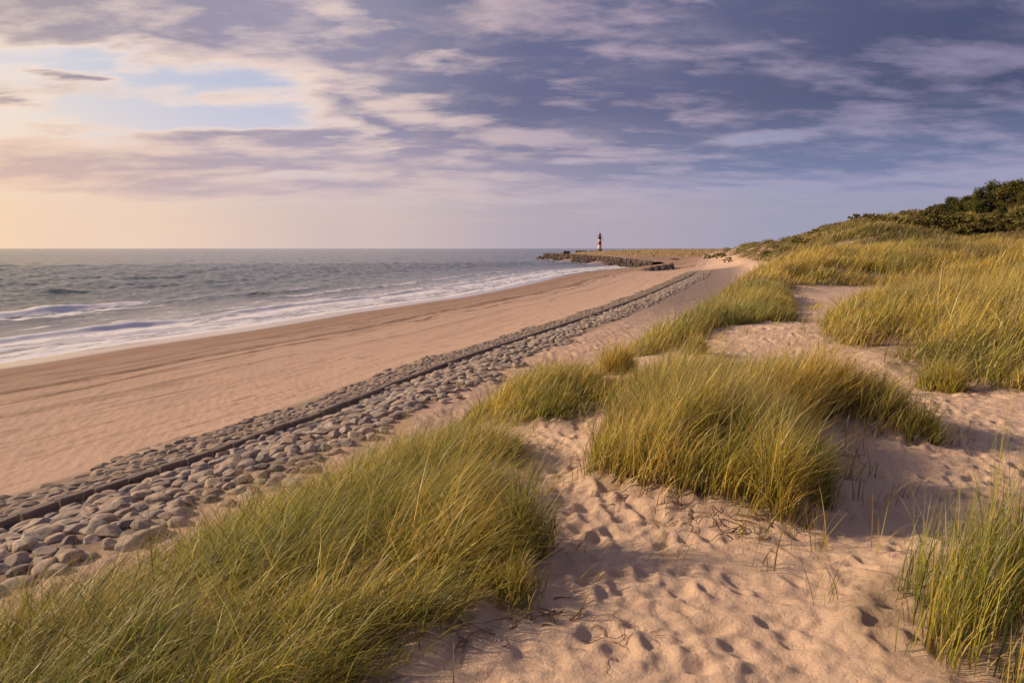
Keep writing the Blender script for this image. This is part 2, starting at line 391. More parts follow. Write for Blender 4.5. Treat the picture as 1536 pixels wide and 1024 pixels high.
# ---- ground
def ground_material():
    m, t, out = material('sand_ground')
    pos = t.n('ShaderNodeNewGeometry').outputs['Position']
    dW = t.attr('shore'); tb = t.attr('across'); dK = t.attr('kerb'); veg = t.attr('veg'); gold = t.attr('gold'); plat = t.attr('plateau'); alongs = t.attr('along')
    n1 = t.noise(pos, .35, 5); n2 = t.noise(pos, 3.0, 5); n3 = t.noise(pos, 60, 3, .7); ngr = t.noise(pos, 420, 2, .8)
    # beach
    sand_b = t.mix(n1, (.62, .455, .355), (.50, .36, .28))
    # dune sand, paler and pinker
    sand_d = t.mix(n2, (.74, .555, .42), (.61, .455, .345))
    c = t.mix(plat, sand_b, sand_d)
    # damp sand towards the water
    cmb = t.n('ShaderNodeCombineXYZ'); t.L(t.math('MULTIPLY', alongs, .045), cmb.inputs[0]); t.L(t.math('MULTIPLY', tb, 9.0), cmb.inputs[1])
    ns = t.noise(cmb.outputs[0], 1.0, 5, .6)
    cmb2 = t.n('ShaderNodeCombineXYZ'); t.L(t.math('MULTIPLY', alongs, .35), cmb2.inputs[0]); t.L(t.math('MULTIPLY', dW, 2.2), cmb2.inputs[1])
    ns2 = t.noise(cmb2.outputs[0], 1.0, 5, .65)
    tw = t.math('ADD', tb, t.math('MULTIPLY', t.math('SUBTRACT', ns, .5), .22))
    damp = t.ss(tw, .62, .12)
    c = t.mix(t.math('MULTIPLY', damp, .62), c, (.235, .135, .085))
    cmb3 = t.n('ShaderNodeCombineXYZ'); t.L(t.math('MULTIPLY', alongs, .03), cmb3.inputs[0]); t.L(t.math('MULTIPLY', dW, 1.1), cmb3.inputs[1])
    ns3 = t.noise(cmb3.outputs[0], 1.0, 6, .7)
    trk = t.math('MULTIPLY', t.math('MULTIPLY', t.ss(ns3, .50, .68), t.ss(dW, 5, 8)), t.ss(dK, -3.5, -5.5))
    c = t.mix(t.math('MULTIPLY', trk, .45), c, (.20, .135, .10))
    # tide lines: thin dark rows of weed and shell
    for c0, w, k in ((.42, .042, .85), (.50, .014, .8), (.50, .010, .6), (.31, .018, .6), (.35, .010, .5), (.64, .02, .4), (.22, .02, .35)):
        dd = t.math('ABSOLUTE', t.math('SUBTRACT', tw, c0))
        band = t.math('MULTIPLY', t.ss(dd, w, 0.0), t.math('MULTIPLY', t.ss(ns2, .32, .54), k))
        c = t.mix(band, c, (.13, .075, .05))
    isb = t.math('MULTIPLY', t.ss(dW, 1, 3), t.ss(dK, -1.5, -3.0))
    speck = t.math('MULTIPLY', t.ss(ns2, .55, .66), isb)  # pebble and shell dots, also painting the shadow speckles of mottled sand
    c = t.mix(t.math('MULTIPLY', speck, .5), c, (.16, .10, .075))
    # gravel bed under and beside the stones
    gr = t.math('MULTIPLY', t.ss(dK, -3.6, -2.6), t.ss(dK, 4.9, 4.0))
    gr2 = t.math('MULTIPLY', gr, t.ss(t.noise(pos, 1.3, 4), .25, .45))
    c = t.mix(gr2, c, t.mix(n3, (.20, .15, .125), (.38, .29, .23)))
    # shingle sprinkled over the bench
    bench = t.math('MULTIPLY', t.ss(dK, 3.5, 4.5), t.math('SUBTRACT', 1.0, plat))
    sh = t.math('MULTIPLY', t.ss(t.noise(pos, 9, 4, .7), .5, .62), t.ss(t.noise(pos, .5, 3), .38, .6))
    c = t.mix(t.math('MULTIPLY', t.math('MULTIPLY', sh, bench), .75), c, (.17, .14, .135))
    sp = t.n('ShaderNodeSeparateXYZ'); t.L(pos, sp.inputs[0])
    stony = t.math('MULTIPLY', t.math('MULTIPLY', t.ss(sp.outputs[1], 45, 90), t.ss(dK, 16, 9)), t.ss(dK, 3.6, 4.4))
    c = t.mix(t.math('MULTIPLY', stony, t.math('MULTIPLY_ADD', t.ss(t.noise(pos, 2.0, 5, .7), .35, .6), .55, .42)), c, (.17, .145, .145))
    # plant litter
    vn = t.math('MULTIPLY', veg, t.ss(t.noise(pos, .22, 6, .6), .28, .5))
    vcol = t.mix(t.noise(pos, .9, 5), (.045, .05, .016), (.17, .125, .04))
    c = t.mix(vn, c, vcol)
    c = t.mix(gold, c, t.mix(n1, (.44, .30, .15), (.30, .22, .11)))
    bits = t.math('MULTIPLY', t.ss(t.noise(pos, 38, 3, .6), .66, .74), plat)
    c = t.mix(t.math('MULTIPLY', bits, .6), c, (.12, .085, .07))
    # grain
    c = t.mix(.20, c, t.mix(ngr, (.08, .05, .04), (1, .9, .8)), 'OVERLAY')
    p = t.n('ShaderNodeBsdfPrincipled'); t.L(c, p.inputs['Base Color'])
    wet = t.ss(t.math('ADD', dW, t.math('MULTIPLY', ns, 1.5)), 5.2, 3.8)
    wet = t.math('MULTIPLY', wet, 1.0)
    rg = t.math('SUBTRACT', .93, t.math('MULTIPLY', wet, .80))
    rg = t.math('SUBTRACT', rg, t.math('MULTIPLY', damp, .12), clamp=True)
    t.L(rg, p.inputs['Roughness'])
    p.inputs['Specular IOR Level'].default_value = .35
    t.L(t.mix(wet, (.25, .25, .25), (1, 1, 1)), p.inputs['Specular IOR Level'])
    hh = t.math('ADD', t.math('MULTIPLY', n3, .5), t.math('ADD', t.math('MULTIPLY', ngr, .25), t.math('MULTIPLY', t.noise(pos, 14, 4, .65), 1.2)))
    hh = t.math('ADD', hh, t.math('MULTIPLY', t.math('MULTIPLY', ns2, isb), 1.2))
    b = t.n('ShaderNodeBump', i_Distance=.03); t.L(hh, b.inputs['Height'])
    t.L(t.math('SUBTRACT', .75, t.math('MULTIPLY', wet, .72)), b.inputs['Strength'])
    t.L(b.outputs[0], p.inputs['Normal']); t.L(p.outputs[0], out.inputs[0])
    return m

def sheet(u, w):
    """quads of a log-polar grid around (0,-3)"""
    nu, nw = len(u), len(w)
    uu, ww = np.meshgrid(u, w, indexing='ij')
    r = np.exp(ww); x = np.sin(uu) * r; y = np.cos(uu) * r - 3
    i, j = np.meshgrid(np.arange(nu - 1), np.arange(nw - 1), indexing='ij')
    a = (i * nw + j).ravel()
    f = np.stack([a, a + 1, a + nw + 1, a + nw], 1)[:, ::-1]
    return x.ravel(), y.ravel(), f

def build_ground():
    u = np.concatenate([np.linspace(-1.52, -.75, 90)[:-1], np.linspace(-.75, .75, 980), np.linspace(.75, 1.52, 90)[1:]])
    w = np.concatenate([np.linspace(math.log(.9), math.log(3.4), 40)[:-1], np.linspace(math.log(3.4), math.log(18), 620)[:-1], np.linspace(math.log(18), math.log(130), 430)[:-1], np.linspace(math.log(130), math.log(3400), 330)])
    x, y, f = sheet(u, w)
    z = terrain(x, y)
    dW, sW = polydist((x, y), W); dK, _ = polydist((x, y), K); dT, _ = polydist((x, y), T); dE, _ = polydist((x, y), E); dF, _ = polydist((x, y), Fo)
    across = np.clip(dW / np.maximum(dW - np.minimum(dT, 0), .1), 0, 1); across = np.where(dT > 0, 1, across); across = np.where(dW < 0, 0, across)
    dW = np.where((y > 290) & (z > .9), np.maximum(dW, 25), dW)
    r = np.hypot(x, y)
    plat = sstep(-4, -1, dE) * sstep(420, 330, y)
    plat = np.maximum(plat, sstep(3.5, 8, dK) * .55)
    veg = np.zeros_like(x)
    near = y < 62
    for P in (P_BANK, P_LOBE, P_MID, P_EDGE, P_BACK, P_RIGHT, P_CORNER):
        mm, _ = poly_mask(x[near], y[near], P, .15 if P is not P_BACK else .6); veg[near] = np.maximum(veg[near], mm * (.6 if P not in (P_BACK,) else .9))
    hill = sstep(0, 7, dF) * sstep(44, 56, y) * sstep(420, 380, y)
    veg = np.maximum(veg, hill)
    gold = sstep(400, 470, y) * sstep(3.0, 4.2, z) * (x > 0)
    gold = np.maximum(gold, sstep(300, 420, y) * sstep(0, 6, dF) * .7)
    me = new_mesh('dune_and_beach_ground', np.stack([x, y, z], 1), f, 4, True, dict(shore=dW, along=sW, across=across, kerb=dK, veg=veg, gold=gold, plateau=plat))
    o = obj('ground', me, ground_material()); tag(o, 'sandy beach, bench and dunes under the grass', 'ground', kind='structure')
    return o
build_ground()

# ------------------------------------------------------------------ sea
def sea_material():
    m, t, out = material('sea_water')
    geo = t.n('ShaderNodeNewGeometry'); pos = geo.outputs['Position']
    d = t.attr('off'); s = t.attr('along'); fo = t.attr('foam')
    cmb = t.n('ShaderNodeCombineXYZ'); t.L(t.math('MULTIPLY', s, .10), cmb.inputs[0]); t.L(t.math('MULTIPLY', d, .55), cmb.inputs[1])
    na = t.noise(cmb.outputs[0], 1.0, 7, .68, .6)
    cmb2 = t.n('ShaderNodeCombineXYZ'); t.L(t.math('MULTIPLY', s, .45), cmb2.inputs[0]); t.L(t.math('MULTIPLY', d, 1.3), cmb2.inputs[1])
    nb = t.noise(cmb2.outputs[0], 1.0, 6, .7, .8)
    # foam comes from the breakers (vertex attribute) broken up by noise
    f = t.math('MULTIPLY_ADD', fo, 1.25, t.math('MULTIPLY', t.math('SUBTRACT', t.math('ADD', t.math('MULTIPLY', na, .6), t.math('MULTIPLY', nb, .4)), .5), 3.2))
    f = t.ss(f, .34, .62)
    f = t.math('MULTIPLY', f, t.ss(fo, .02, .15))
    p = t.n('ShaderNodeBsdfPrincipled')
    shallow = t.ss(d, 60, 0)
    deep = t.mix(t.noise(pos, .02, 4), (.022, .055, .068), (.045, .085, .092))
    wc = t.mix(shallow, deep, (.20, .19, .18))
    t.L(wc, p.inputs['Base Color']); p.inputs['Roughness'].default_value = .14; p.inputs['IOR'].default_value = 1.33
    n1 = t.noise(pos, .55, 6, .62); 
    mp = t.n('ShaderNodeMapping'); mp.inputs['Rotation'].default_value = (0, 0, .33); mp.inputs['Scale'].default_value = (.5, .13, 1); t.L(pos, mp.inputs['Vector'])
    n2 = t.noise(mp.outputs[0], 1.2, 6, .6)
    hh = t.math('ADD', t.math('MULTIPLY', n1, .5), n2)
    b = t.n('ShaderNodeBump', i_Distance=1.3); t.L(hh, b.inputs['Height'])
    t.L(t.math('MULTIPLY_ADD', t.ss(d, 0, 40), .75, .10), b.inputs['Strength'])
    t.L(b.outputs[0], p.inputs['Normal'])
    df = t.n('ShaderNodeBsdfPrincipled'); df.inputs['Roughness'].default_value = .7
    t.L(t.mix(nb, (.72, .72, .78), (.93, .92, .95)), df.inputs['Base Color'])
    b2 = t.n('ShaderNodeBump', i_Strength=.5, i_Distance=.15); t.L(nb, b2.inputs['Height']); t.L(b2.outputs[0], df.inputs['Normal'])
    mx = t.n('ShaderNodeMixShader'); t.L(f, mx.inputs[0]); t.L(p.outputs[0], mx.inputs[1]); t.L(df.outputs[0], mx.inputs[2])
    t.L(mx.outputs[0], out.inputs[0])
    return m

def build_sea():
    u = np.concatenate([np.linspace(-1.5, -.72, 120)[:-1], np.linspace(-.72, .42, 760), np.linspace(.42, 1.5, 60)[1:]])
    w = np.concatenate([np.linspace(math.log(30), math.log(420), 720)[:-1], np.linspace(math.log(420), math.log(45000), 160)])
    x, y, f = sheet(u, w)
    dW, s = polydist((x, y), W); d = -dW
    d = np.where(y > 640, np.maximum(d, 90), d)
    r = np.hypot(x, y)
    open_ = sstep(6, 90, d)
    z = np.zeros_like(x)
    rng = random.Random(3)
    for k in range(34):
        lam = 2.2 * 1.12 ** k * .9; lam = min(lam, 26) * rng.uniform(.85, 1.15)
        ang = math.radians(-20 + rng.gauss(0, 26)); kk = 2 * PI / lam; amp = .0085 * lam ** .85 * min(1, (6 / lam)) ** .8
        ph = (x * math.cos(ang) - y * math.sin(ang)) * kk + rng.uniform(0, 6.3) + 1.2 * pnoise(x / 40, y / 40, k)
        fade = sstep(lam * 190, lam * 60, r)
        z += amp * (1 - np.abs(np.sin(ph / 2)) * 1.6) * fade * (.16 + .84 * open_) * 2.0
    wob = 3.0 * fbm(s / 45, s * 0 + .5, 71, 3)
    wob2 = 1.2 * fbm(s / 12, s * 0 + 9.5, 73, 3)
    foam = np.zeros_like(x)
    # breakers: (offshore distance, height, along from, to, foam strength, trailing foam length)
    s0 = lambda px, py: polydist((np.array([atz(px, py, 0)[0]]), np.array([atz(px, py, 0)[1]])), W)
    def breaker(d0, h, sa, sb, fs, trail_, width=1.8, wb=1.0, seed=0):
        nonlocal z, foam
        dd = d - d0 - wob * wb - wob2 * wb * .6
        env = sstep(sa - 14, sa + 10, s) * sstep(sb + 18, sb - 10, s) * (.65 + .6 * fbm(s / 16, s * 0 + seed, 80 + seed, 3))
        prof = np.where(dd < 0, np.exp(-(dd / (width * .55)) ** 2), np.exp(-(dd / (width * 1.9)) ** 2))
        z += h * prof * env
        fr = sstep(.9, -.4, dd) * sstep(-trail_, -.2 * trail_, dd) if trail_ > 0 else 0
        crest = np.exp(-((dd + width * .25) / (width * .55)) ** 2)
        foam = np.maximum(foam, np.clip(env, 0, 1.2) * fs * np.maximum(crest, .42 * fr))
    dl, sl = s0(0, 476); dm, sm = s0(250, 466)
    breaker(-dl[0], 1.0, sl[0] - 60, sm[0] + 6, 1.5, 9, 2.5, .35, 1)
    d2, s2 = s0(430, 437); _, s3 = s0(520, 433); _, s1 = s0(345, 443)
    breaker(-d2[0], .65, s1[0], s3[0], .45, 0, 2.0, .3, 2)
    d4, _ = s0(0, 514)
    breaker(-d4[0], .55, -50, 420, 2.0, 7.0, 1.3, .35, 3)
    breaker(-d4[0] * .52, .20, -50, 420, 1.4, 3.5, .8, .6, 4)
    breaker(2.0, .08, -50, 420, .55, 2.5, .7, .8, 5)
    d5, s5 = s0(620, 424)
    breaker(-d5[0], .35, s5[0] - 60, 330, .7, 4, 1.5, .5, 6)
    d6, s6 = s0(200, 432)
    breaker(-d6[0], .5, s6[0] - 70, s6[0] + 60, .12, 0, 2.5, .5, 7)
    breaker(-d6[0] + 34, .5, s6[0] + 30, s6[0] + 160, .10, 0, 2.8, .5, 8)
    d7, s7 = s0(380, 462)
    breaker(-d7[0], .30, s7[0] - 18, s7[0] + 60, .5, 5, 1.4, .5, 9)
    # thin foam lace over the shallows
    foam = np.maximum(foam, .36 * sstep(36, 4, d + 4 * pnoise(s / 20, d / 7, 90)) * sstep(-3, .3, d))
    foam = np.maximum(foam, .7 * sstep(1.1, .5, np.abs(d - .8 - .5 * wob2)))
    # around the foot of the breakwater
    dP, _ = polydist((x, y), [(24, 560), (56, 300)])
    foam = np.maximum(foam, .7 * sstep(9, 1, np.abs(dP)) * (y > 280))
    z = z * sstep(-1.5, 4, d) + .01
    z = np.where(r > 3000, z * 0, z)
    me = new_mesh('sea', np.stack([x, y, z], 1), f, 4, True, dict(off=d, along=s, foam=foam))
    # drop the faces that lie well inland
    o = obj('sea', me, sea_material()); tag(o, 'grey green sea with breaking waves', 'sea', kind='structure')
build_sea()

# ------------------------------------------------------------------ stones of the revetment
def along_line(pts, step):
    """points, direction at equal distance along a plan polyline"""
    pts = [np.array(p[:2], float) for p in pts]; out = []; carry = 0.0
    for a, b in zip(pts[:-1], pts[1:]):
        L = np.linalg.norm(b - a); d = (b - a) / L; s = carry
        while s < L:
            out.append((a + d * s, d)); s += step(a + d * s) if callable(step) else step
        carry = s - L
    return out

def smooth_line(pts, it=3):
    P = [np.array(p[:2], float) for p in pts]
    for _ in range(it):
        Q = [P[0]]
        for a, b in zip(P[:-1], P[1:]): Q += [a * .75 + b * .25, a * .25 + b * .75]
        Q.append(P[-1]); P = Q
    return P
KS = smooth_line(K, 2)

def stone_material(name, cols):
    m, t, out = material(name)
    oi = t.n('ShaderNodeObjectInfo'); tint = t.math('FRACT', t.math('ADD', t.attr('tint'), oi.outputs['Random']))
    pos = t.n('ShaderNodeNewGeometry').outputs['Position']
    r = t.n('ShaderNodeValToRGB'); r.color_ramp.interpolation = 'LINEAR'
    e = r.color_ramp.elements
    for i, c in enumerate(cols):
        if i < 2: e[i].position = i / (len(cols) - 1); e[i].color = c + (1,)
        else:
            q = e.new(i / (len(cols) - 1)); q.color = c + (1,)
    e[1].position = 1 / (len(cols) - 1)
    t.L(tint, r.inputs[0])
    nz = t.noise(pos, 7, 6, .65); n3 = t.noise(pos, 45, 4, .7)
    c = t.mix(t.ss(nz, .3, .7), t.mix(.55, r.outputs[0], (.05, .042, .04)), r.outputs[0])
    c = t.mix(t.math('MULTIPLY', t.ss(n3, .55, .7), .35), c, (.42, .37, .33))
    nrm = t.n('ShaderNodeNewGeometry').outputs['Normal']; sx = t.n('ShaderNodeSeparateXYZ'); t.L(nrm, sx.inputs[0])
    c = t.mix(t.math('MULTIPLY', t.math('MULTIPLY', t.ss(sx.outputs[2], .7, 1.0), t.ss(t.noise(pos, 2.2, 4), .42, .62)), .7), c, (.46, .35, .26))
    p = t.n('ShaderNodeBsdfPrincipled'); t.L(c, p.inputs['Base Color']); p.inputs['Roughness'].default_value = .78; p.inputs['Specular IOR Level'].default_value = .3
    b = t.n('ShaderNodeBump', i_Strength=.6, i_Distance=.03); t.L(t.math('ADD', nz, t.math('MULTIPLY', n3, .4)), b.inputs['Height']); t.L(b.outputs[0], p.inputs['Normal'])
    t.L(p.outputs[0], out.inputs[0]); return m
M_STONE = stone_material('weathered_stone', [(.34, .295, .27), (.54, .46, .39), (.18, .16, .155), (.50, .38, .29), (.42, .36, .33), (.25, .22, .21)])
M_SLAB = stone_material('flat_stone', [(.25, .21, .19), (.40, .32, .26), (.16, .14, .135), (.40, .30, .22), (.29, .25, .225)])

def rock_proto(seed, sub, flat=1.0, angular=.16):
    bm = bmesh.new(); bmesh.ops.create_icosphere(bm, subdivisions=sub, radius=.5)
    r = random.Random(seed)
    planes = [(Vector((r.gauss(0, 1), r.gauss(0, 1), r.gauss(0, .8))).normalized(), r.uniform(.29, .42)) for _ in range(12)]
    o = r.uniform(0, 50)
    for v in bm.verts:
        p = v.co.copy()
        for nrm, dd in planes:
            k = p.dot(nrm) - dd
            if k > 0: p -= nrm * k * .92
        q = float(fbm(np.array([p.x * 2.3 + o + p.z]), np.array([p.y * 2.3 + o - p.z * .7]), seed, 3)[0])
        p *= 1 + angular * q
        p.z *= flat
        v.co = p
    vs = np.array([v.co[:] for v in bm.verts]); fs = np.array([[v.index for v in f.verts] for f in bm.faces]); bm.free()
    return vs, fs

def stone_mesh(name, proto, mat):
    vs, fs = proto; me = new_mesh(name, vs, fs, 3, True); me.materials.append(mat); return me

def in_view(x, y, z, m=20):
    ax = x; dy = y; dz = z - CAMZ
    dep = dy * CP - dz * SP
    if dep < .3: return False
    px = 768 + F * ax / dep; py = 512 - F * (dy * SP + dz * CP) / dep
    return -m < px < 1536 + m and -m < py < 1024 + m

def ground_normal(xs, ys, e=.25):
    hx = (terrain(xs + e, ys, False) - terrain(xs - e, ys, False)) / (2 * e); hy = (terrain(xs, ys + e, False) - terrain(xs, ys - e, False)) / (2 * e)
    nn = np.stack([-hx, -hy, np.ones_like(hx)], 1); return nn / np.linalg.norm(nn, axis=1)[:, None]

def lay_stones(spots, protos_hi, protos_lo, mat, name, label, group, cat, restname, restlabel, n_ind=300):
    """spots: (x, y, lift, sx, sy, sz, rz, tilt)"""
    S = np.array(spots); z = terrain(S[:, 0], S[:, 1], False) + S[:, 2]; N = ground_normal(S[:, 0], S[:, 1])
    dist = np.hypot(S[:, 0], S[:, 1])
    order = np.argsort(dist); meshes = [stone_mesh(name, p, mat) for p in protos_hi]
    done = 0; rest = []
    for i in order:
        x, y, _, sx, sy, sz, rz, tilt = S[i]
        q = Vector((0, 0, 1)).rotation_difference(Vector(N[i])).to_matrix() @ Matrix.Rotation(rz, 3, 'Z') @ Matrix.Rotation(tilt, 3, 'X')
        M = Matrix.Translation((x, y, z[i])) @ (q @ Matrix.Diagonal((sx, sy, sz))).to_4x4()
        if done < n_ind and in_view(x, y, z[i]):
            o = bpy.data.objects.new(name, meshes[random.randrange(len(meshes))]); COL.objects.link(o); o.matrix_world = M
            tag(o, label, cat, group); done += 1
        else: rest.append((M, i))
    V = []; Fc = []; Tn = []; base = 0
    for M, i in rest:
        vs, fs = protos_lo[random.randrange(len(protos_lo))]
        m = np.array(M); V.append(vs @ m[:3, :3].T + m[:3, 3]); Fc.append(fs + base); base += len(vs); Tn.append(np.full(len(vs), random.random()))
    me = new_mesh(restname, np.concatenate(V), np.concatenate(Fc), 3, True, dict(tint=np.concatenate(Tn)))
    tag(obj(restname, me, mat), restlabel, cat, None, 'stuff')

hi = [rock_proto(k, 4, .62) for k in range(9)]; lo = [rock_proto(k + 20, 2, .62) for k in range(7)]; mid_ = [rock_proto(k + 20, 3, .62) for k in range(7)]
cob = []
row = 0
d = .50
while d < 5.4:
    step = lambda p: random.uniform(.44, .68) * (1 if np.hypot(*p) < 70 else 1.35)
    for c, u in along_line(KS, step):
        if c[1] < 2 or c[1] > 205: continue
        rr = math.hypot(*c); n_ = np.array([u[1], -u[0]])
        dd = d + random.gauss(0, .06) + .1 * math.sin(c[1] * .7 + row)
        if dd > 4.85 + .4 * math.sin(c[1] * .4) + .3 * math.sin(c[1] * 1.3) + (-.8 if c[1] > 50 else 0): continue
        if random.random() < (.02 if d < 4.3 else .2) + (.25 if c[1] > 55 and d > 2.2 else 0): continue
        p = c + n_ * dd + u * random.uniform(-.1, .1)
        s_ = random.uniform(.44, .74) * (1.1 if d < 2.6 else .95)
        cob.append((p[0], p[1], random.uniform(-.05, .05) + .04 - .03 * (d > 3.4), s_ * random.uniform(.95, 1.3), s_ * random.uniform(.8, 1.02), s_ * random.uniform(.6, .9), random.uniform(0, PI), random.gauss(0, .12)))
    d += .37; row += 1
lay_stones(cob, hi, mid_, M_STONE, 'cobble_stone', 'large rounded grey cobble bedded among its like landward of the kerb', 'cobbles bedded landward of the kerb', 'stone',
           'cobbles', 'grey cobbles running on along the kerb into the distance')

shi = [rock_proto(k + 50, 4, .34, .12) for k in range(7)]; slo = [rock_proto(k + 60, 2, .34, .12) for k in range(6)]
sl = []
d = -.42; row = 0
while d > -3.9:
    step = lambda p: random.uniform(.42, .7) * (1 if np.hypot(*p) < 70 else 1.4)
    for c, u in along_line(KS, step):
        if c[1] < 4 or c[1] > 205: continue
        n_ = np.array([u[1], -u[0]]); dd = d + random.gauss(0, .04)
        edge = -3.1 - .45 * math.sin(c[1] * .33) - .3 * math.sin(c[1] * 1.1 + 1)
        if dd < edge or random.random() < (.03 if dd > edge + .8 else .25): continue
        p = c + n_ * dd
        L_ = random.uniform(.5, .82); B_ = random.uniform(.34, .46)
        sl.append((p[0], p[1], random.uniform(-.03, .02), L_, B_, random.uniform(.34, .6), math.atan2(u[1], u[0]) + random.gauss(0, .22), random.gauss(.17, .09)))
    d -= .32; row += 1
lay_stones(sl, shi, slo, M_SLAB, 'flat_stone', 'flat shingled brown stone laid among its like on the beach side of the kerb', 'flat stones laid seaward of the kerb', 'stone',
           'flat_stones', 'flat brown stones running on seaward of the kerb into the distance')

# kerb: a row of squared blocks, one wall
kb = MB()
for c, u in along_line(KS, 1.02):
    if c[1] < 2 or c[1] > 206: continue
    rr = math.hypot(*c); L_ = random.uniform(.93, 1.0)
    z = hz(c[0], c[1], False); a = math.atan2(u[1], u[0]) + random.gauss(0, .012)
    w_, h_ = random.uniform(.27, .33), random.uniform(.42, .47)
    x, y, zz = L_ / 2, w_ / 2, h_
    b = .035; r_ = lambda: random.uniform(-.016, .016)
    prof = [(-y, -.25), (-y, zz - b - .25), (-y + b, zz - .25), (y - b, zz - .25 - .01), (y, zz - b - .25), (y, -.25)]
    xs_ = [-x, -x + b, 0, x - b, x]; vs = []; fs = []
    for i_, xx in enumerate(xs_):
        k_ = 1 if 0 < i_ < 4 else .9
        for (yy, zq) in prof:
            ly = yy * k_ + r_(); lz = (zq if i_ in (1, 2, 3) else zq - .02 * (zq > 0)) + r_()
            vs.append((c[0] + xx * math.cos(a) - ly * math.sin(a), c[1] + xx * math.sin(a) + ly * math.cos(a), z + lz - .03))
    for i_ in range(4):
        for j_ in range(5): fs.append((i_ * 6 + j_, i_ * 6 + j_ + 1, (i_ + 1) * 6 + j_ + 1, (i_ + 1) * 6 + j_))
    fs.append((0, 1, 2, 3, 4, 5)[::-1]); fs.append(tuple(24 + q for q in range(6)))
    kb.add(vs, fs)
M_KERB = simple_mat('kerb_stone', (.19, .15, .135), .85, .45, 5, .8, .04)
tag(kb.build('stone_kerb', M_KERB), 'long low kerb of dark squared blocks dividing the flat stones from the cobbles', 'kerb')

# ------------------------------------------------------------------ marram grass
def grass_material():
    m, t, out = material('marram_grass')
    c = t.attr('col', 'Color')
    df = t.n('ShaderNodeBsdfPrincipled'); t.L(c, df.inputs['Base Color']); df.inputs['Roughness'].default_value = .38; df.inputs['Specular IOR Level'].default_value = .35
    tr = t.n('ShaderNodeBsdfTranslucent'); t.L(t.mix(.5, c, (1.0, .9, .35), 'MULTIPLY'), tr.inputs['Color'])
    br = t.n('ShaderNodeBrightContrast'); t.L(c, br.inputs[0]); br.inputs[1].default_value = .04; t.L(br.outputs[0], tr.inputs['Color'])
    mx = t.n('ShaderNodeMixShader'); mx.inputs[0].default_value = .42; t.L(df.outputs[0], mx.inputs[1]); t.L(tr.outputs[0], mx.inputs[2])
    t.L(mx.outputs[0], out.inputs[0]); return m
M_GRASS = grass_material()
GREEN = np.array([.17, .215, .022]); DGREEN = np.array([.045, .085, .022]); OLIVE = np.array([.41, .36, .04]); GOLD = np.array([.68, .49, .09]); STRAW = np.array([.80, .62, .32]); BROWN = np.array([.22, .115, .05])

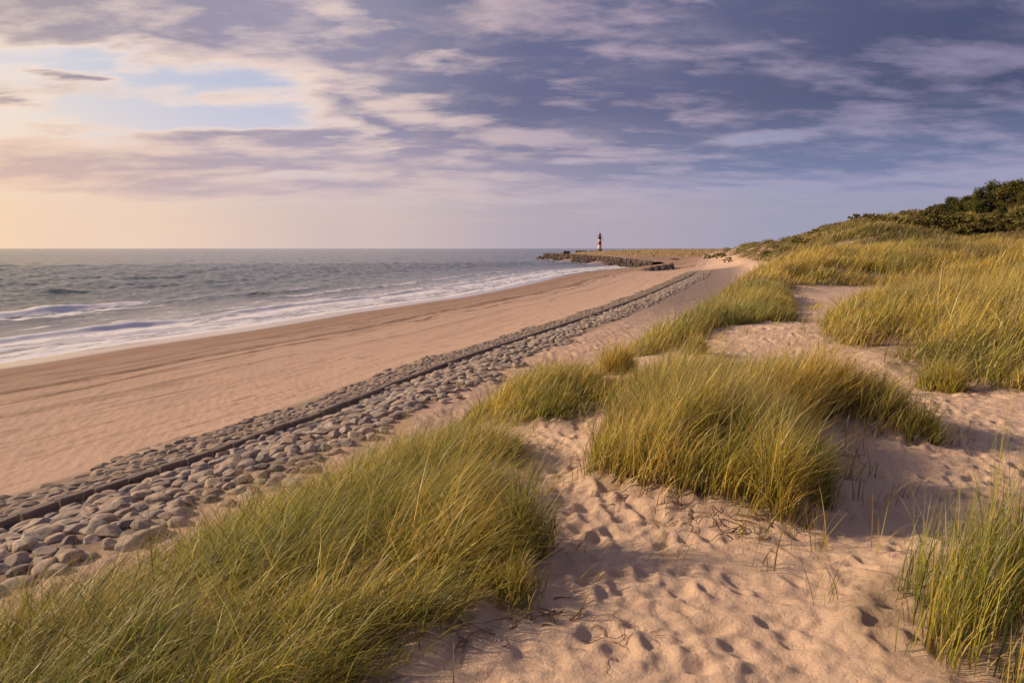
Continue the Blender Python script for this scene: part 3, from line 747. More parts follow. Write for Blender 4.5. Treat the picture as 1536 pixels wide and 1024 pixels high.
def blades(name, x, y, H, width, seg=4, wind=(1.0, .05), lean=.35, leansd=.25, bend=.7, bendsd=.35, spread=.6, green=.5, seed=0, z=None, hue=None, dry=.15, shade=1.0):
    """a mesh of curved tapering blades; x,y roots; H heights; returns the mesh"""
    rng = np.random.default_rng(seed + 100); N = len(x)
    if z is None: z = terrain(x, y)
    wa = math.atan2(wind[1], wind[0])
    az = wa + rng.normal(0, spread, N); loose = rng.random(N) < .22; az = np.where(loose, rng.uniform(-PI, PI, N), az)
    th0 = np.abs(rng.normal(lean, leansd, N)) * np.where(loose, .7, 1)
    bd = np.clip(rng.normal(bend, bendsd, N), .05, 2.2)
    dead = rng.random(N) < dry
    bd = np.where(dead, bd * 1.5 + .2, bd); Hh = H * np.where(dead, rng.uniform(.4, 1.0, N), 1) * np.where(rng.random(N) < .05, 1.32, 1)
    tt = np.linspace(0, 1, seg + 1)
    px = np.zeros((N, seg + 1)); ph = np.zeros((N, seg + 1))
    for k in range(seg):
        tm = (tt[k] + tt[k + 1]) / 2; th = th0 + bd * tm ** 1.7; th = np.minimum(th, 2.4)
        dl = Hh / seg
        px[:, k + 1] = px[:, k] + np.sin(th) * dl; ph[:, k + 1] = ph[:, k] + np.cos(th) * dl
    Hh = Hh
    sway = rng.normal(0, .06, N)[:, None] * H[:, None] * (tt ** 2)
    ca, sa = np.cos(az)[:, None], np.sin(az)[:, None]
    cx = x[:, None] + px * ca - sway * sa; cy = y[:, None] + px * sa + sway * ca; cz = z[:, None] - .01 + ph
    wd = az + PI / 2 + rng.normal(0, .9, N); wx, wy = np.cos(wd)[:, None], np.sin(wd)[:, None]
    hw = (width * rng.uniform(.6, 1.25, N))[:, None] / 2 * (np.array([.8, 1.0, .92, .7, .4, .3, .2])[:seg] if seg <= 7 else 1)
    hw = hw[:, :seg]
    L_ = np.stack([cx[:, :seg] - wx * hw, cy[:, :seg] - wy * hw, cz[:, :seg]], 2); R_ = np.stack([cx[:, :seg] + wx * hw, cy[:, :seg] + wy * hw, cz[:, :seg]], 2)
    tip = np.stack([cx[:, seg], cy[:, seg], cz[:, seg]], 1)[:, None]
    co = np.concatenate([L_, R_, tip], 1); nv = 2 * seg + 1
    fl = []
    quads = []
    for k in range(seg - 1): quads += [k, seg + k, seg + k + 1, k + 1]
    quads += [seg - 1, 2 * seg - 1, 2 * seg]
    tot = [4] * (seg - 1) + [3]
    ff = (np.array(quads)[None] + (np.arange(N) * nv)[:, None]).ravel(); tots = np.tile(tot, N)
    # colour: each blade its own mix, brown foot, straw tip strengthened to paint sunlit highlights
    g = np.clip(green + (hue if hue is not None else 0) + rng.normal(0, .28, N), 0, 1)[:, None]
    bc = np.where(g > .5, OLIVE + (GREEN - OLIVE) * (g - .5) * 2, GOLD + (OLIVE - GOLD) * g * 2)
    bc = bc * (rng.uniform(.22, 1.15, N) * 1.38)[:, None] * (shade if np.isscalar(shade) else shade[:, None])
    dk = rng.random(N) < .18 * green; bc[dk] = DGREEN * rng.uniform(.8, 1.3)
    bc[dead] = (STRAW + (BROWN - STRAW) * rng.random(N)[:, None] * .8)[dead]
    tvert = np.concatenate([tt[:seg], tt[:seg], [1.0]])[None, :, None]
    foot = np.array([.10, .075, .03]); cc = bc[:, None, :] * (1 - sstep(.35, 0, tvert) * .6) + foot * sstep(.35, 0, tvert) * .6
    cc = cc + (STRAW * .9 - cc) * sstep(.55, 1, tvert) * rng.uniform(.0, 1.0, N)[:, None, None]
    return new_mesh(name, co.reshape(-1, 3), ff, tots, True, dict(col=np.clip(cc, 0, 1).reshape(-1, 3)))

def scatter(poly, n, seed, shoots=10, rs=.045, clump=None, clump_s=.55, thin_edge=.25, holes=0):
    """roots gathered in shoots inside a plan polygon; returns x, y, edge distance"""
    rng = np.random.default_rng(seed); P = np.array(poly); lo_, hi_ = P.min(0), P.max(0)
    want = n // shoots; sx = []; sy = []; got = 0
    while got < want:
        a = rng.uniform(lo_[0], hi_[0], want * 2); b = rng.uniform(lo_[1], hi_[1], want * 2)
        m, dd = poly_mask(a, b, poly, .01)
        keep = (m > .99) & (rng.random(len(a)) < np.clip(.25 + dd / thin_edge, 0, 1))
        dn = pnoise(a / clump_s, b / clump_s, seed) + .5 * pnoise(a / clump_s * 2.3, b / clump_s * 2.3, seed + 5)
        keep &= rng.random(len(a)) < np.clip(.62 + dn * 1.5 - holes, .03, 1)
        sx.append(a[keep]); sy.append(b[keep]); got += keep.sum()
    sx = np.concatenate(sx)[:want]; sy = np.concatenate(sy)[:want]
    st = rng.random(want) < (.07 if n > 5000 else 0); sx = sx + st * rng.normal(0, .16 + .02 * abs(P).max(), want); sy = sy + st * rng.normal(0, .16 + .02 * abs(P).max(), want)
    x = np.repeat(sx, shoots) + rng.normal(0, rs, want * shoots); y = np.repeat(sy, shoots) + rng.normal(0, rs, want * shoots)
    return x, y, poly_mask(x, y, poly, .01)[1]

def patch(name, label, poly, n, H, width, seed, kind=None, cat=None, group=None, hs=.28, seg=4, hue_scale=1.2, edge_h=.5, min_h=.45, shade_amp=.35, **kw):
    sc = {k: kw.pop(k) for k in ('shoots', 'rs', 'clump_s', 'thin_edge', 'holes') if k in kw}
    x, y, dd = scatter(poly, n, seed, **sc)
    rng = np.random.default_rng(seed + 3)
    h = H * np.clip(rng.normal(1 - hs * .4, hs, len(x)), .3, 1.5) * (min_h + (1 - min_h) * np.clip(dd / edge_h, 0, 1))
    h *= 1 + .30 * pnoise(x / .9, y / .9, seed + 8) + .12 * pnoise(x / .3, y / .3, seed + 9)
    hue = .55 * pnoise(x / hue_scale, y / hue_scale, seed + 6) + .25 * pnoise(x / hue_scale * 3, y / hue_scale * 3, seed + 16)
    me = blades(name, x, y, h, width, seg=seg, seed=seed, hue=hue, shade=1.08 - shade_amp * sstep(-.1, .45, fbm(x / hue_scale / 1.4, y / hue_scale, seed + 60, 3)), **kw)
    o = obj(name, me, M_GRASS); tag(o, label, cat or 'grass', group, kind); return o

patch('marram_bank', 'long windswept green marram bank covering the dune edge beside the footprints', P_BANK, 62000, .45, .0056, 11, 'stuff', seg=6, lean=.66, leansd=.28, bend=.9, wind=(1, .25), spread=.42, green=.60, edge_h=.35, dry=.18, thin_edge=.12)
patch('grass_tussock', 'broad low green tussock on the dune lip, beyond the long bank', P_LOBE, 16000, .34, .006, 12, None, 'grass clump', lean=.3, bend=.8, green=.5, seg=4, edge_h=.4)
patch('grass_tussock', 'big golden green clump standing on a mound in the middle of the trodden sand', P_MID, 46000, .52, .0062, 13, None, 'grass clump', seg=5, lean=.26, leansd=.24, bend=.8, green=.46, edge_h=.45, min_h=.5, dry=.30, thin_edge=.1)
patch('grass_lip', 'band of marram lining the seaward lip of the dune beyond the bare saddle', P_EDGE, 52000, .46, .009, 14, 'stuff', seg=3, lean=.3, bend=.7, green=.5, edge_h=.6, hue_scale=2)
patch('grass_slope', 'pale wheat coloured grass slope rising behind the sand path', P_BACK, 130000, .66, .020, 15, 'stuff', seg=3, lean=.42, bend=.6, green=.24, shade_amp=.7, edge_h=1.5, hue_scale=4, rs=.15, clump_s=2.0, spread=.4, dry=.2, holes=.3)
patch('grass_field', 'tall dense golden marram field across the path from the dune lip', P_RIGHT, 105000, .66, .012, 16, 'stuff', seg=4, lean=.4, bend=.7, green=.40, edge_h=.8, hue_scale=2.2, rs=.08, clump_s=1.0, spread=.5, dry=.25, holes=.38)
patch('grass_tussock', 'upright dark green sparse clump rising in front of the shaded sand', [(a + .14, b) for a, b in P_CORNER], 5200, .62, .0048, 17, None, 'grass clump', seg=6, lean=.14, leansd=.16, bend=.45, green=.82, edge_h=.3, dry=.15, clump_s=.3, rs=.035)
def disc(cx, cy, r, n=10): return [(cx + r * math.cos(2 * PI * k / n) * random.uniform(.85, 1.15), cy + r * math.sin(2 * PI * k / n) * random.uniform(.85, 1.15)) for k in range(n)]
for (cx, cy, r, n_, H_, gr, lb) in [(1.42, 10.4, .30, 2600, .48, .5, 'small round olive tuft at the lip of the dune, beside bare sand'),
                                    (2.95, 11.9, .20, 1500, .36, .75, 'small bright green tuft alone on the sand before the dune lip band'),
                                    (.62, 5.2, .12, 420, .55, .65, 'thin green tuft at the seaward foot of the big golden clump'),
                                    (1.62, 4.45, .14, 900, .75, .15, 'orange dry tuft leaning against the front of the big golden clump'),
                                    (.05, 4.0, .15, 900, .62, .85, 'dark green tuft at the sandy end of the long bank'),
                                    (1.98, 4.66, .13, 700, .5, .85, 'short bluish green tuft at the shaded foot of the big golden clump'),
                                    (3.6, 6.42, .2, 1000, .45, .8, 'low dark tuft trailing over the shaded sand behind the mound'),
                                    (5.3, 9.0, .25, 1300, .45, .3, 'straggling straw coloured tuft at the sandy foot of the tall field'),
                                    (.02, 3.45, .13, 420, .34, .5, 'low half dead tuft on the shaded sand below the long bank')]:
    patch('grass_tuft', lb, disc(cx, cy, r), n_, H_, .005 if cy < 8 else .008, 200 + int(cx * 10 + cy * 7), None, 'grass tuft', None, seg=5, lean=.28, bend=.7, green=gr, edge_h=.15, spread=1.3, dry=.25, clump_s=.2, thin_edge=.05)

# few single stalks on the shaded sand
def stalks():
    k = 0
    for (cx, cy) in [(2.05, 3.9), (1.5, 3.35), (1.75, 4.0), (2.6, 4.0), (.85, 3.9)]:
        n_ = 14; rng = np.random.default_rng(900 + k)
        x = cx + rng.normal(0, .05, n_); y = cy + rng.normal(0, .05, n_)
        me = blades('grass_wisp', x, y, rng.uniform(.15, .42, n_), .0035, seg=5, lean=.35, bend=.5, green=.4, seed=900 + k, spread=1.5)
        lb = ['wisp of thin stalks on the shaded sand behind the corner clump', 'wisp of short stalks at the edge of the corner clump', 'wisp of thin stalks between the big clump and the corner clump', 'wisp of stalks on the smooth shaded slope', 'lone wisp of dry stalks on the sunlit footprints'][k]
        tag(obj('grass_wisp', me, M_GRASS), lb, 'grass wisp'); k += 1
stalks()

# hills further off: hummocks with coarse marram and low creeping scrub
def hill_cover(name, label, n, y0, y1, H, width, seed, green, fshift=2, maxx=None):
    rng = np.random.default_rng(seed); xs = []; ys = []; got = 0
    while got < n:
        y = rng.uniform(y0, y1, n * 2); x = rng.uniform(8, (y * .82 + 6), n * 2)
        if maxx: x = np.minimum(x, maxx)
        dF, _ = polydist((x, y), Fo)
        cov = fbm(x / 6, y / 8, 61, 4)
        k = (dF > fshift) & (cov > -.30) & ~((y < 58) & (poly_mask(x, y, P_BACK, .01)[0] > .5)) & (x > 9)
        xs.append(x[k]); ys.append(y[k]); got += k.sum()
    x = np.concatenate(xs)[:n]; y = np.concatenate(ys)[:n]
    h = H * rng.uniform(.5, 1.15, n) * (1 + .6 * pnoise(x / 7, y / 9, seed))
    hue = .9 * fbm(x / 9, y / 12, seed + 1, 3)
    me = blades(name, x, y, h, width, seg=2, lean=.35, bend=.7, green=green, hue=hue, seed=seed, dry=.08, z=terrain(x, y), shade=.27 + .5 * sstep(-.35, .45, fbm(x / 5, y / 7, seed + 2, 3)))
    tag(obj(name, me, M_GRASS), label, 'grass', None, 'stuff')
hill_cover('hill_grass', 'rough olive grass over the hummocky dune hill before the trees', 110000, 46, 110, .75, .05, 31, .33)
hill_cover('ridge_grass', 'dull green cover on the far ridge sloping down towards the lighthouse', 90000, 105, 370, .8, .15, 32, .42, 3)

# ------------------------------------------------------------------ trees and scrub
def leaf_material(name, c1, c2, c3):
    m, t, out = material(name)
    oi = t.n('ShaderNodeObjectInfo'); c = t.mix(t.attr('tint'), c1, c2); c = t.mix(t.math('MULTIPLY', oi.outputs['Random'], .5), c, c3)
    p = t.n('ShaderNodeBsdfPrincipled'); t.L(c, p.inputs['Base Color']); p.inputs['Roughness'].default_value = .6; p.inputs['Specular IOR Level'].default_value = .25
    tr = t.n('ShaderNodeBsdfTranslucent'); t.L(c, tr.inputs['Color'])
    mx = t.n('ShaderNodeMixShader'); mx.inputs[0].default_value = .25; t.L(p.outputs[0], mx.inputs[1]); t.L(tr.outputs[0], mx.inputs[2]); t.L(mx.outputs[0], out.inputs[0]); return m
M_LEAF = leaf_material('tree_leaves', (.050, .066, .018), (.16, .16, .036), (.17, .12, .03))
M_SCRUB = leaf_material('scrub_leaves', (.09, .095, .026), (.25, .21, .05), (.24, .18, .05))
M_BARK = simple_mat('bark', (.09, .065, .05), .9, .3, 20, .5, .01)

def crown_mesh(name, seed, h, rad, nclump, per, leaf, low=.18, conic=.3):
    rng = np.random.default_rng(seed)
    cz = rng.uniform(low, 1.0, nclump) ** .85; env = np.sqrt(np.clip(1 - ((cz - .48) / .58) ** 2, .03, 1)) * (1 - conic * cz)
    a = rng.uniform(0, 2 * PI, nclump); rr = np.sqrt(rng.uniform(.12, 1, nclump)) * env * rad
    c = np.stack([rr * np.cos(a), rr * np.sin(a), cz * h], 1); c[:, 2] += rng.normal(0, .05 * h, nclump)
    cr_ = rng.uniform(.09, .20, nclump) * h
    P = np.repeat(c, per, 0); R = np.repeat(cr_, per)
    dv = rng.normal(0, 1, (nclump * per, 3)); dv /= np.linalg.norm(dv, axis=1)[:, None]
    P = P + dv * (R * rng.uniform(.35, 1.05, len(R)))[:, None] * np.array([1, 1, .75])
    u = rng.normal(0, 1, P.shape); u /= np.linalg.norm(u, axis=1)[:, None]; w = np.cross(u, dv + .3 * rng.normal(0, 1, P.shape)); w /= np.linalg.norm(w, axis=1)[:, None] + 1e-9
    s1 = (leaf * rng.uniform(.6, 1.4, len(P)))[:, None]; s2 = s1 * .45
    co = np.stack([P - u * s1, P + w * s2, P + u * s1, P - w * s2], 1).reshape(-1, 3)
    f = np.arange(len(co)).reshape(-1, 4)
    tint = np.clip(np.repeat(rng.uniform(0, .8, nclump), per) + rng.normal(0, .2, len(P)), 0, 1)
    return new_mesh(name, co, f, 4, False, dict(tint=np.repeat(tint, 4)))

def trunk_mb(seed, h, rad):
    r = random.Random(seed); b = MB(); top = h * .8
    b.tube([(0, 0, -.3), (r.uniform(-.1, .1), 0, h * .25), (r.uniform(-.2, .2), r.uniform(-.2, .2), h * .5), (r.uniform(-.3, .4), r.uniform(-.2, .2), top)], [.11 * h / 4, .085 * h / 4, .06 * h / 4, .02])
    for k in range(7):
        a = r.uniform(0, 6.3); z0 = h * r.uniform(.15, .6); L_ = rad * r.uniform(.5, .85)
        b.tube([(0, 0, z0), (math.cos(a) * L_ * .5, math.sin(a) * L_ * .5, z0 + h * .12), (math.cos(a) * L_, math.sin(a) * L_, z0 + h * .28)], [.045 * h / 4, .03 * h / 4, .01])
    return b

tree_protos = []
for k in range(4):
    h_, r_ = (5.0, 2.4) if k != 2 else (5.6, 2.0)
    tree_protos.append((crown_mesh('crown', 40 + k, h_, r_, 80, 110, .145), trunk_mb(40 + k, h_, r_), h_))
scrub_protos = [(crown_mesh('crown', 60 + k, 1.5, 1.9, 48, 80, .085, .05, .1), trunk_mb(60 + k, 1.4, 1.3), 1.5) for k in range(4)]
trunk_me = {}
def plant(kind, protos, k, x, y, s, rz, mat, label, cat, group, sink=.15):
    t = thing(kind, label, cat, (x, y, hz(x, y, False) - sink), rz, group); t.scale = (s, s, s * random.uniform(.9, 1.1))
    cm, tb, h_ = protos[k]
    obj('crown', cm, mat, t)
    key = id(tb)
    if key not in trunk_me:
        o = tb.build('trunk', M_BARK, t, True); trunk_me[key] = o.data
    else: obj('trunk', trunk_me[key], None, t)
    return t
# (px, depth, size, kind, label)
TREES = [(1395, 112, .85, 0, 'small lone bush on the crest, seaward end of the thicket'),
         (1424, 108, 1.0, 1, 'rounded dark tree second from the seaward end of the thicket'),
         (1408, 103, .75, 3, 'low olive tree sloping down in front of the seaward end of the thicket'),
         (1446, 106, 1.1, 3, 'ragged dark tree where the thicket starts to rise'),
         (1466, 103, 1.1, 0, 'olive tree with an uneven top in the rising part of the thicket'),
         (1485, 104, 1.12, 2, 'tallest pointed dark tree of the thicket'),
         (1506, 101, 1.08, 1, 'broad dark tree just landward of the tallest one'),
         (1526, 100, 1.05, 2, 'tall dark tree near the landward end of the thicket'),
         (1545, 97, 1.05, 0, 'dark tree with its crown cut by the picture edge'),
         (1463, 95, .55, 2, 'short bushy olive tree standing before the rising part of the thicket'),
         (1498, 92, .62, 3, 'low spreading olive tree in front of the tallest one'),
         (1530, 90, .70, 1, 'yellowish green tree in front of the landward end of the thicket'),
         (1570, 92, 1.1, 3, 'dark tree beyond the picture edge'), (1600, 90, 1.2, 1, 'dark tree further beyond the picture edge')]
for px, Y, s, k, lb in TREES:
    x, _ = aty(px, Y); plant('dune_tree', tree_protos, k, x, Y, s * .70, random.uniform(0, 6.3), M_LEAF, lb, 'tree', 'trees of the thicket on the hill', .6)
# scrub: low bushes in rows on the hill
SCRUB = []
r_ = random.Random(5)
for px in range(1392, 1560, 15): SCRUB.append((px + r_.uniform(-4, 4), 64 + r_.uniform(-2, 3), r_.uniform(1.15, 1.6), 'before'))
for px in range(1400, 1560, 24): SCRUB.append((px + r_.uniform(-4, 4), 78 + r_.uniform(-3, 3), r_.uniform(1.2, 1.8), 'under'))
for px in range(1255, 1392, 15): SCRUB.append((px + r_.uniform(-5, 5), 165 - (px - 1255) * .2 + r_.uniform(-6, 6), r_.uniform(.45, .85), 'crest'))
for px, Y in ((1150, 210), (1165, 235), (1195, 190), (1222, 165), (1240, 150), (1275, 140), (1215, 128), (1250, 98), (1322, 78), (1355, 74), (1375, 70), (1232, 120), (1262, 112), (1290, 105), (1318, 100), (1335, 98), (1300, 88), (1345, 86), (1205, 150), (1180, 175)): SCRUB.append((px, Y, r_.uniform(.7, 1.1), 'slope'))
SL = {'before': 'low dark bush of the row in the hollow behind the wheat coloured slope', 'under': 'low bush at the foot of the thicket', 'crest': 'low wind-cut bush on the hill crest seaward of the thicket', 'slope': 'scattered low bush on the hillside below the crest'}
SG = {'before': 'bushes in the hollow', 'under': 'bushes under the thicket', 'crest': 'bushes along the crest', 'slope': 'bushes on the hillside'}
for i, (px, Y, s, w) in enumerate(SCRUB):
    x, _ = aty(px, Y); plant('scrub_bush', scrub_protos, i % 4, x, Y, s, r_.uniform(0, 6.3), M_SCRUB, SL[w], 'bush', SG[w], .25)

# ------------------------------------------------------------------ dry roots and twigs on the sand
M_ROOT = simple_mat('dry_root', (.20, .125, .08), .9, .3, 30, .4, .004)
ROOTS = [(.95, 4.55, 0, 'loop of dry roots'), (1.15, 4.4, 1, 'tangled dry root'), (1.45, 4.3, 2, 'curled dry root'), (1.7, 4.25, 3, 'frayed bundle of dry roots'), (.75, 4.8, 4, 'short dry root'), (.15, 3.3, 5, 'forked dead stem'), (.42, 3.1, 6, 'long bare stem'),
         (2.55, 5.9, 7, 'dark exposed root'), (2.75, 6.0, 8, 'brown root mat'), (3.15, 6.35, 9, 'thin exposed root'), (-.2, 3.05, 10, 'dead bent stem'), (5.5, 8.7, 11, 'dry root tangle')]
WHERE = ['under the seaward foot of the big clump', 'below the front of the big clump', 'on the sand in front of the big clump', 'at the foot of the orange dry tuft', 'beside the thin tuft of the big clump', 'beside the low half dead tuft', 'lying on shaded sand', 'sticking out of the mound behind the big clump',
         'on the shaded mound slope', 'by the low dark tuft', 'under the long bank', 'at the foot of the tall field']
for (cx, cy, k, lb) in ROOTS:
    r = random.Random(300 + k); b = MB()
    for q in range(r.randint(10, 18)):
        a = r.uniform(0, 6.3); x, y = cx + r.gauss(0, .09), cy + r.gauss(0, .06); pts = []; L_ = r.uniform(.07, .2)
        xs_, ys_ = [], []
        for j in range(7):
            xs_.append(x); ys_.append(y); x += math.cos(a) * L_ / 6; y += math.sin(a) * L_ / 6; a += r.gauss(0, .45)
        zs = terrain(np.array(xs_), np.array(ys_)); top = r.uniform(.0, .02)
        pts = [(xs_[j], ys_[j], zs[j] + .004 + top * math.sin(PI * j / 6 + .2)) for j in range(7)]
        b.tube(pts, [(.0012 + .0022 * (k % 3) / 2 + .0012 * r.random()) * (1 - .1 * j) for j in range(7)], 5)
    tag(b.build('dry_root', M_ROOT, None, True), lb + ' ' + WHERE[k], 'root')

# ------------------------------------------------------------------ breakwater, lighthouse and what stands near them
M_PIER = simple_mat('breakwater_stone', (.11, .085, .075), .9, .55, .6, .8, .3)
M_PIERD = simple_mat('wet_breakwater_stone', (.055, .042, .038), .7, .4, .8, .8, .3)
M_CONC = simple_mat('weathered_concrete', (.27, .23, .21), .9, .25, .4, .4, .05)
bw = thing('breakwater', 'long stone breakwater with dark wet foot running out to the lighthouse', 'breakwater', (0, 0, 0))
PA, PB = np.array([25., 566.]), np.array([57., 303.])
pd = (PB - PA) / np.linalg.norm(PB - PA); pn = np.array([-pd[1], pd[0]])
if pn[0] < 0: pn = -pn
LEN = np.linalg.norm(PB - PA)
def flank(name, prof, mat, nseg=150, rough=.35, seed=0):
    rng = np.random.default_rng(seed); V = []; m_ = len(prof)
    for i in range(nseg + 1):
        s = i / nseg; c = PA + pd * (LEN * s); hs = 1.0 - .45 * s ** 3
        for j, (o_, z_) in enumerate(prof):
            e = 1 - .0 * s; o2 = o_ + rng.normal(0, rough * (.8 if 0 < j < m_ - 1 else .5)); z2 = z_ * hs + rng.normal(0, rough * .45)
            q = c + pn * o2; V.append((q[0], q[1], z2))
    Fc = [(i * m_ + j, i * m_ + j + 1, (i + 1) * m_ + j + 1, (i + 1) * m_ + j) for i in range(nseg) for j in range(m_ - 1)]
    Fc = [f[::-1] for f in Fc]
    me = bpy.data.meshes.new(name); me.from_pydata(V, [], Fc); me.update(); return obj(name, me, mat, bw)
flank('rock_flank', [(-1.6, 1.55), (-.9, 2.3), (-.3, 3.2), (.4, 4.25), (1.6, 4.35)], M_PIER, 190, .55, 1)
flank('wet_foot', [(-7, -1.2), (-5, .1), (-3.6, .75), (-2.4, 1.3), (-1.4, 1.75)], M_PIERD, 190, .8, 2)
flank('top_deck', [(1.2, 4.20), (3.0, 4.35), (5.0, 4.2), (9, 1.0)][::1], M_CONC, 160, .28, 3)
M_PILE = simple_mat('old_timber', (.24, .16, .11), .9, .4, 2, .4, .05)
for k in range(74):
    s = (k + .5) / 74; c = PA + pd * (LEN * s) + pn * (-1.35 + random.uniform(-.15, .15)); hs = 1 - .45 * s ** 3
    posts = MB(); posts.box((c[0], c[1], 2.3 * hs + random.uniform(-.1, .2)), (.55, .55, 3.6 * hs), random.uniform(0, 1.5), .9); posts.build('timber_pile', M_PILE, bw)

ar = MB(); ra = random.Random(77)
for k in range(420):
    s = ra.random() ** .9; c = PA + pd * (LEN * s) + pn * ra.uniform(-5.2, .6); hs = 1 - .45 * s ** 3
    o_ = (c - (PA + pd * (LEN * s))) @ pn; zc = (1.0 + (o_ + 5) * .62) * hs; v_, f_ = lo[k % 7]; sc = ra.uniform(.9, 2.3); a = ra.uniform(0, 6); ca, sa = math.cos(a), math.sin(a)
    ar.add([(c[0] + (q[0] * ca - q[1] * sa) * sc, c[1] + (q[0] * sa + q[1] * ca) * sc, zc - .4 + q[2] * sc * 1.2) for q in v_], f_)
tag(ar.build('armour_rocks', M_PIER, bw), None, None, None, 'stuff')
hd = MB()
for k in range(26):
    a = random.uniform(0, 6.3); r = random.uniform(0, 9); c = PA + np.array([math.cos(a), math.sin(a)]) * r
    hd.box((c[0] + 2, c[1], random.uniform(-.4, 2.8) * (1 - r / 14)), (random.uniform(1.5, 3.2), random.uniform(1.5, 3), random.uniform(1.4, 2.8)), random.uniform(0, 3), .7)
hd.build('rock_head', M_PIER, bw)

# short groyne of dark rocks where the beach ends
gx, gy = 53.5, 276.
gro = MB()
rg = random.Random(9)
for k in range(120):
    s = rg.random(); o_ = rg.gauss(0, 1.6); x = gx - 6 + 13 * s; y = gy + o_ * 1.3 - 4 + 10 * s
    h_ = (0.4 + 2.0 * s) * max(.15, 1 - abs(o_) / 4)
    v_, f_ = lo[k % 7]; sc = rg.uniform(1.0, 2.2); a = rg.uniform(0, 6)
    ca, sa = math.cos(a), math.sin(a)
    gro.add([(x + (p[0] * ca - p[1] * sa) * sc, y + (p[0] * sa + p[1] * ca) * sc, .2 + h_ + p[2] * sc * .8 - .3) for p in v_], f_)
    if h_ > 1: gro.add([(x + (p[0] * ca - p[1] * sa) * sc * 1.5, y + (p[0] * sa + p[1] * ca) * sc * 1.5, h_ * .4 + p[2] * sc * 1.3) for p in v_], f_)
tag(gro.build('rock_groyne', simple_mat('groyne_rock', (.17, .125, .11), .9, .5, 1.0, .7, .1)), 'short mound of dark rocks where the beach meets the breakwater', 'groyne')

# straw coloured grass over the low land behind
rngl = np.random.default_rng(55); xl = rngl.uniform(20, 330, 90000); yl = rngl.uniform(385, 1060, 90000); zl = terrain(xl, yl)
kl = (zl > 3.1) & (fbm(xl / 18, yl / 30, 12, 3) > -.12) & (polydist((xl, yl), [tuple(PB), tuple(PA)])[0] > 9); xl, yl, zl = xl[kl][:22000], yl[kl][:22000], zl[kl][:22000]
tag(obj('lowland_grass', blades('lowland_grass', xl, yl, rngl.uniform(.5, 1.5, len(xl)), .45, seg=2, green=.0, dry=.7, seed=56, z=zl, shade=.55), M_GRASS), 'straw coloured grass on the low land behind the breakwater', 'grass', None, 'stuff')
# lighthouse
LX, LY = aty(899.5, 575)[0], 575.
LZ = 4.2
LHS = .78
lh = thing('lighthouse', 'small red and white striped lighthouse on a grey drum, far off', 'lighthouse', (LX, LY, LZ))
lh.scale = (LHS, LHS, 1.06)
M_WHITE = simple_mat('white_paint', (.74, .70, .68), .55, .08, 1, .1, .02); M_RED = simple_mat('red_paint', (.33, .045, .04), .5, .15, 1, .1, .02)
M_GREY = simple_mat('grey_masonry', (.17, .16, .17), .9, .3, 1.2, .5, .05); M_DARK = simple_mat('dark_metal', (.035, .03, .035), .5, .2, 3, .1, .01, .3)
b = MB(); b.lathe([(3.4, -.8), (3.4, .1), (2.9, .35), (2.75, 2.6), (2.9, 2.7), (2.9, 2.95), (2.3, 3.1)], 36); b.build('base', M_GREY, lh, True)
def band(z0, z1, mat, nm='tower_band'):
    R_ = lambda z: 2.0 - .075 * (z - 3)
    b = MB(); b.lathe([(R_(z0), z0), (R_(z1), z1)], 36); return b.build(nm, mat, lh, True)
band(3.05, 6.0, M_WHITE); band(6.0, 8.6, M_RED); band(8.6, 9.9, M_WHITE); band(9.9, 11.2, M_RED)
b = MB(); b.box((0, -2.76, 1.0), (1.0, .14, 2.0)); b.build('door', M_DARK, lh)
for z_ in (4.6, 7.3, 9.2): 
    b = MB(); b.box((0, -(2.0 - .075 * (z_ - 3)) - .01, z_), (.5, .16, .8)); b.build('window', M_DARK, lh)
b = MB(); b.lathe([(1.45, 11.0), (2.3, 11.25), (2.35, 11.45), (1.4, 11.46)], 32); gl = b.build('gallery', M_DARK, lh, True)
b = MB()
for k in range(16):
    a = 2 * PI * k / 16; b.tube([(2.25 * math.cos(a), 2.25 * math.sin(a), 11.45), (2.25 * math.cos(a), 2.25 * math.sin(a), 12.4)], .04, 5)
b.tube([(2.25 * math.cos(2 * PI * k / 24), 2.25 * math.sin(2 * PI * k / 24), 12.4) for k in range(25)], .05, 5)
b.build('railing', M_DARK, gl)
b = MB(); b.lathe([(1.15, 11.46), (1.15, 13.3)], 16); ln = b.build('lantern', simple_mat('lantern_glass', (.10, .07, .08), .15, .2, 2, 0, .01), lh)
b = MB(); b.lathe([(1.45, 13.3), (1.3, 13.6), (.7, 14.3), (.25, 14.6), (.2, 14.9), (.08, 15.0)], 24); rf = b.build('roof', M_RED, lh, True)
b = MB(); b.tube([(0, 0, 14.9), (0, 0, 17.2)], .06, 6); b.tube([(-.4, 0, 16.3), (.4, 0, 16.3)], .04, 5); b.build('mast', M_DARK, rf)
b = MB(); b.tube([(1.2, 0, 9.6), (3.3, 0, 9.9)], .07, 6); b.tube([(3.3, 0, 9.3), (3.3, 0, 10.5)], .16, 6); b.build('signal_arm', M_DARK, lh)

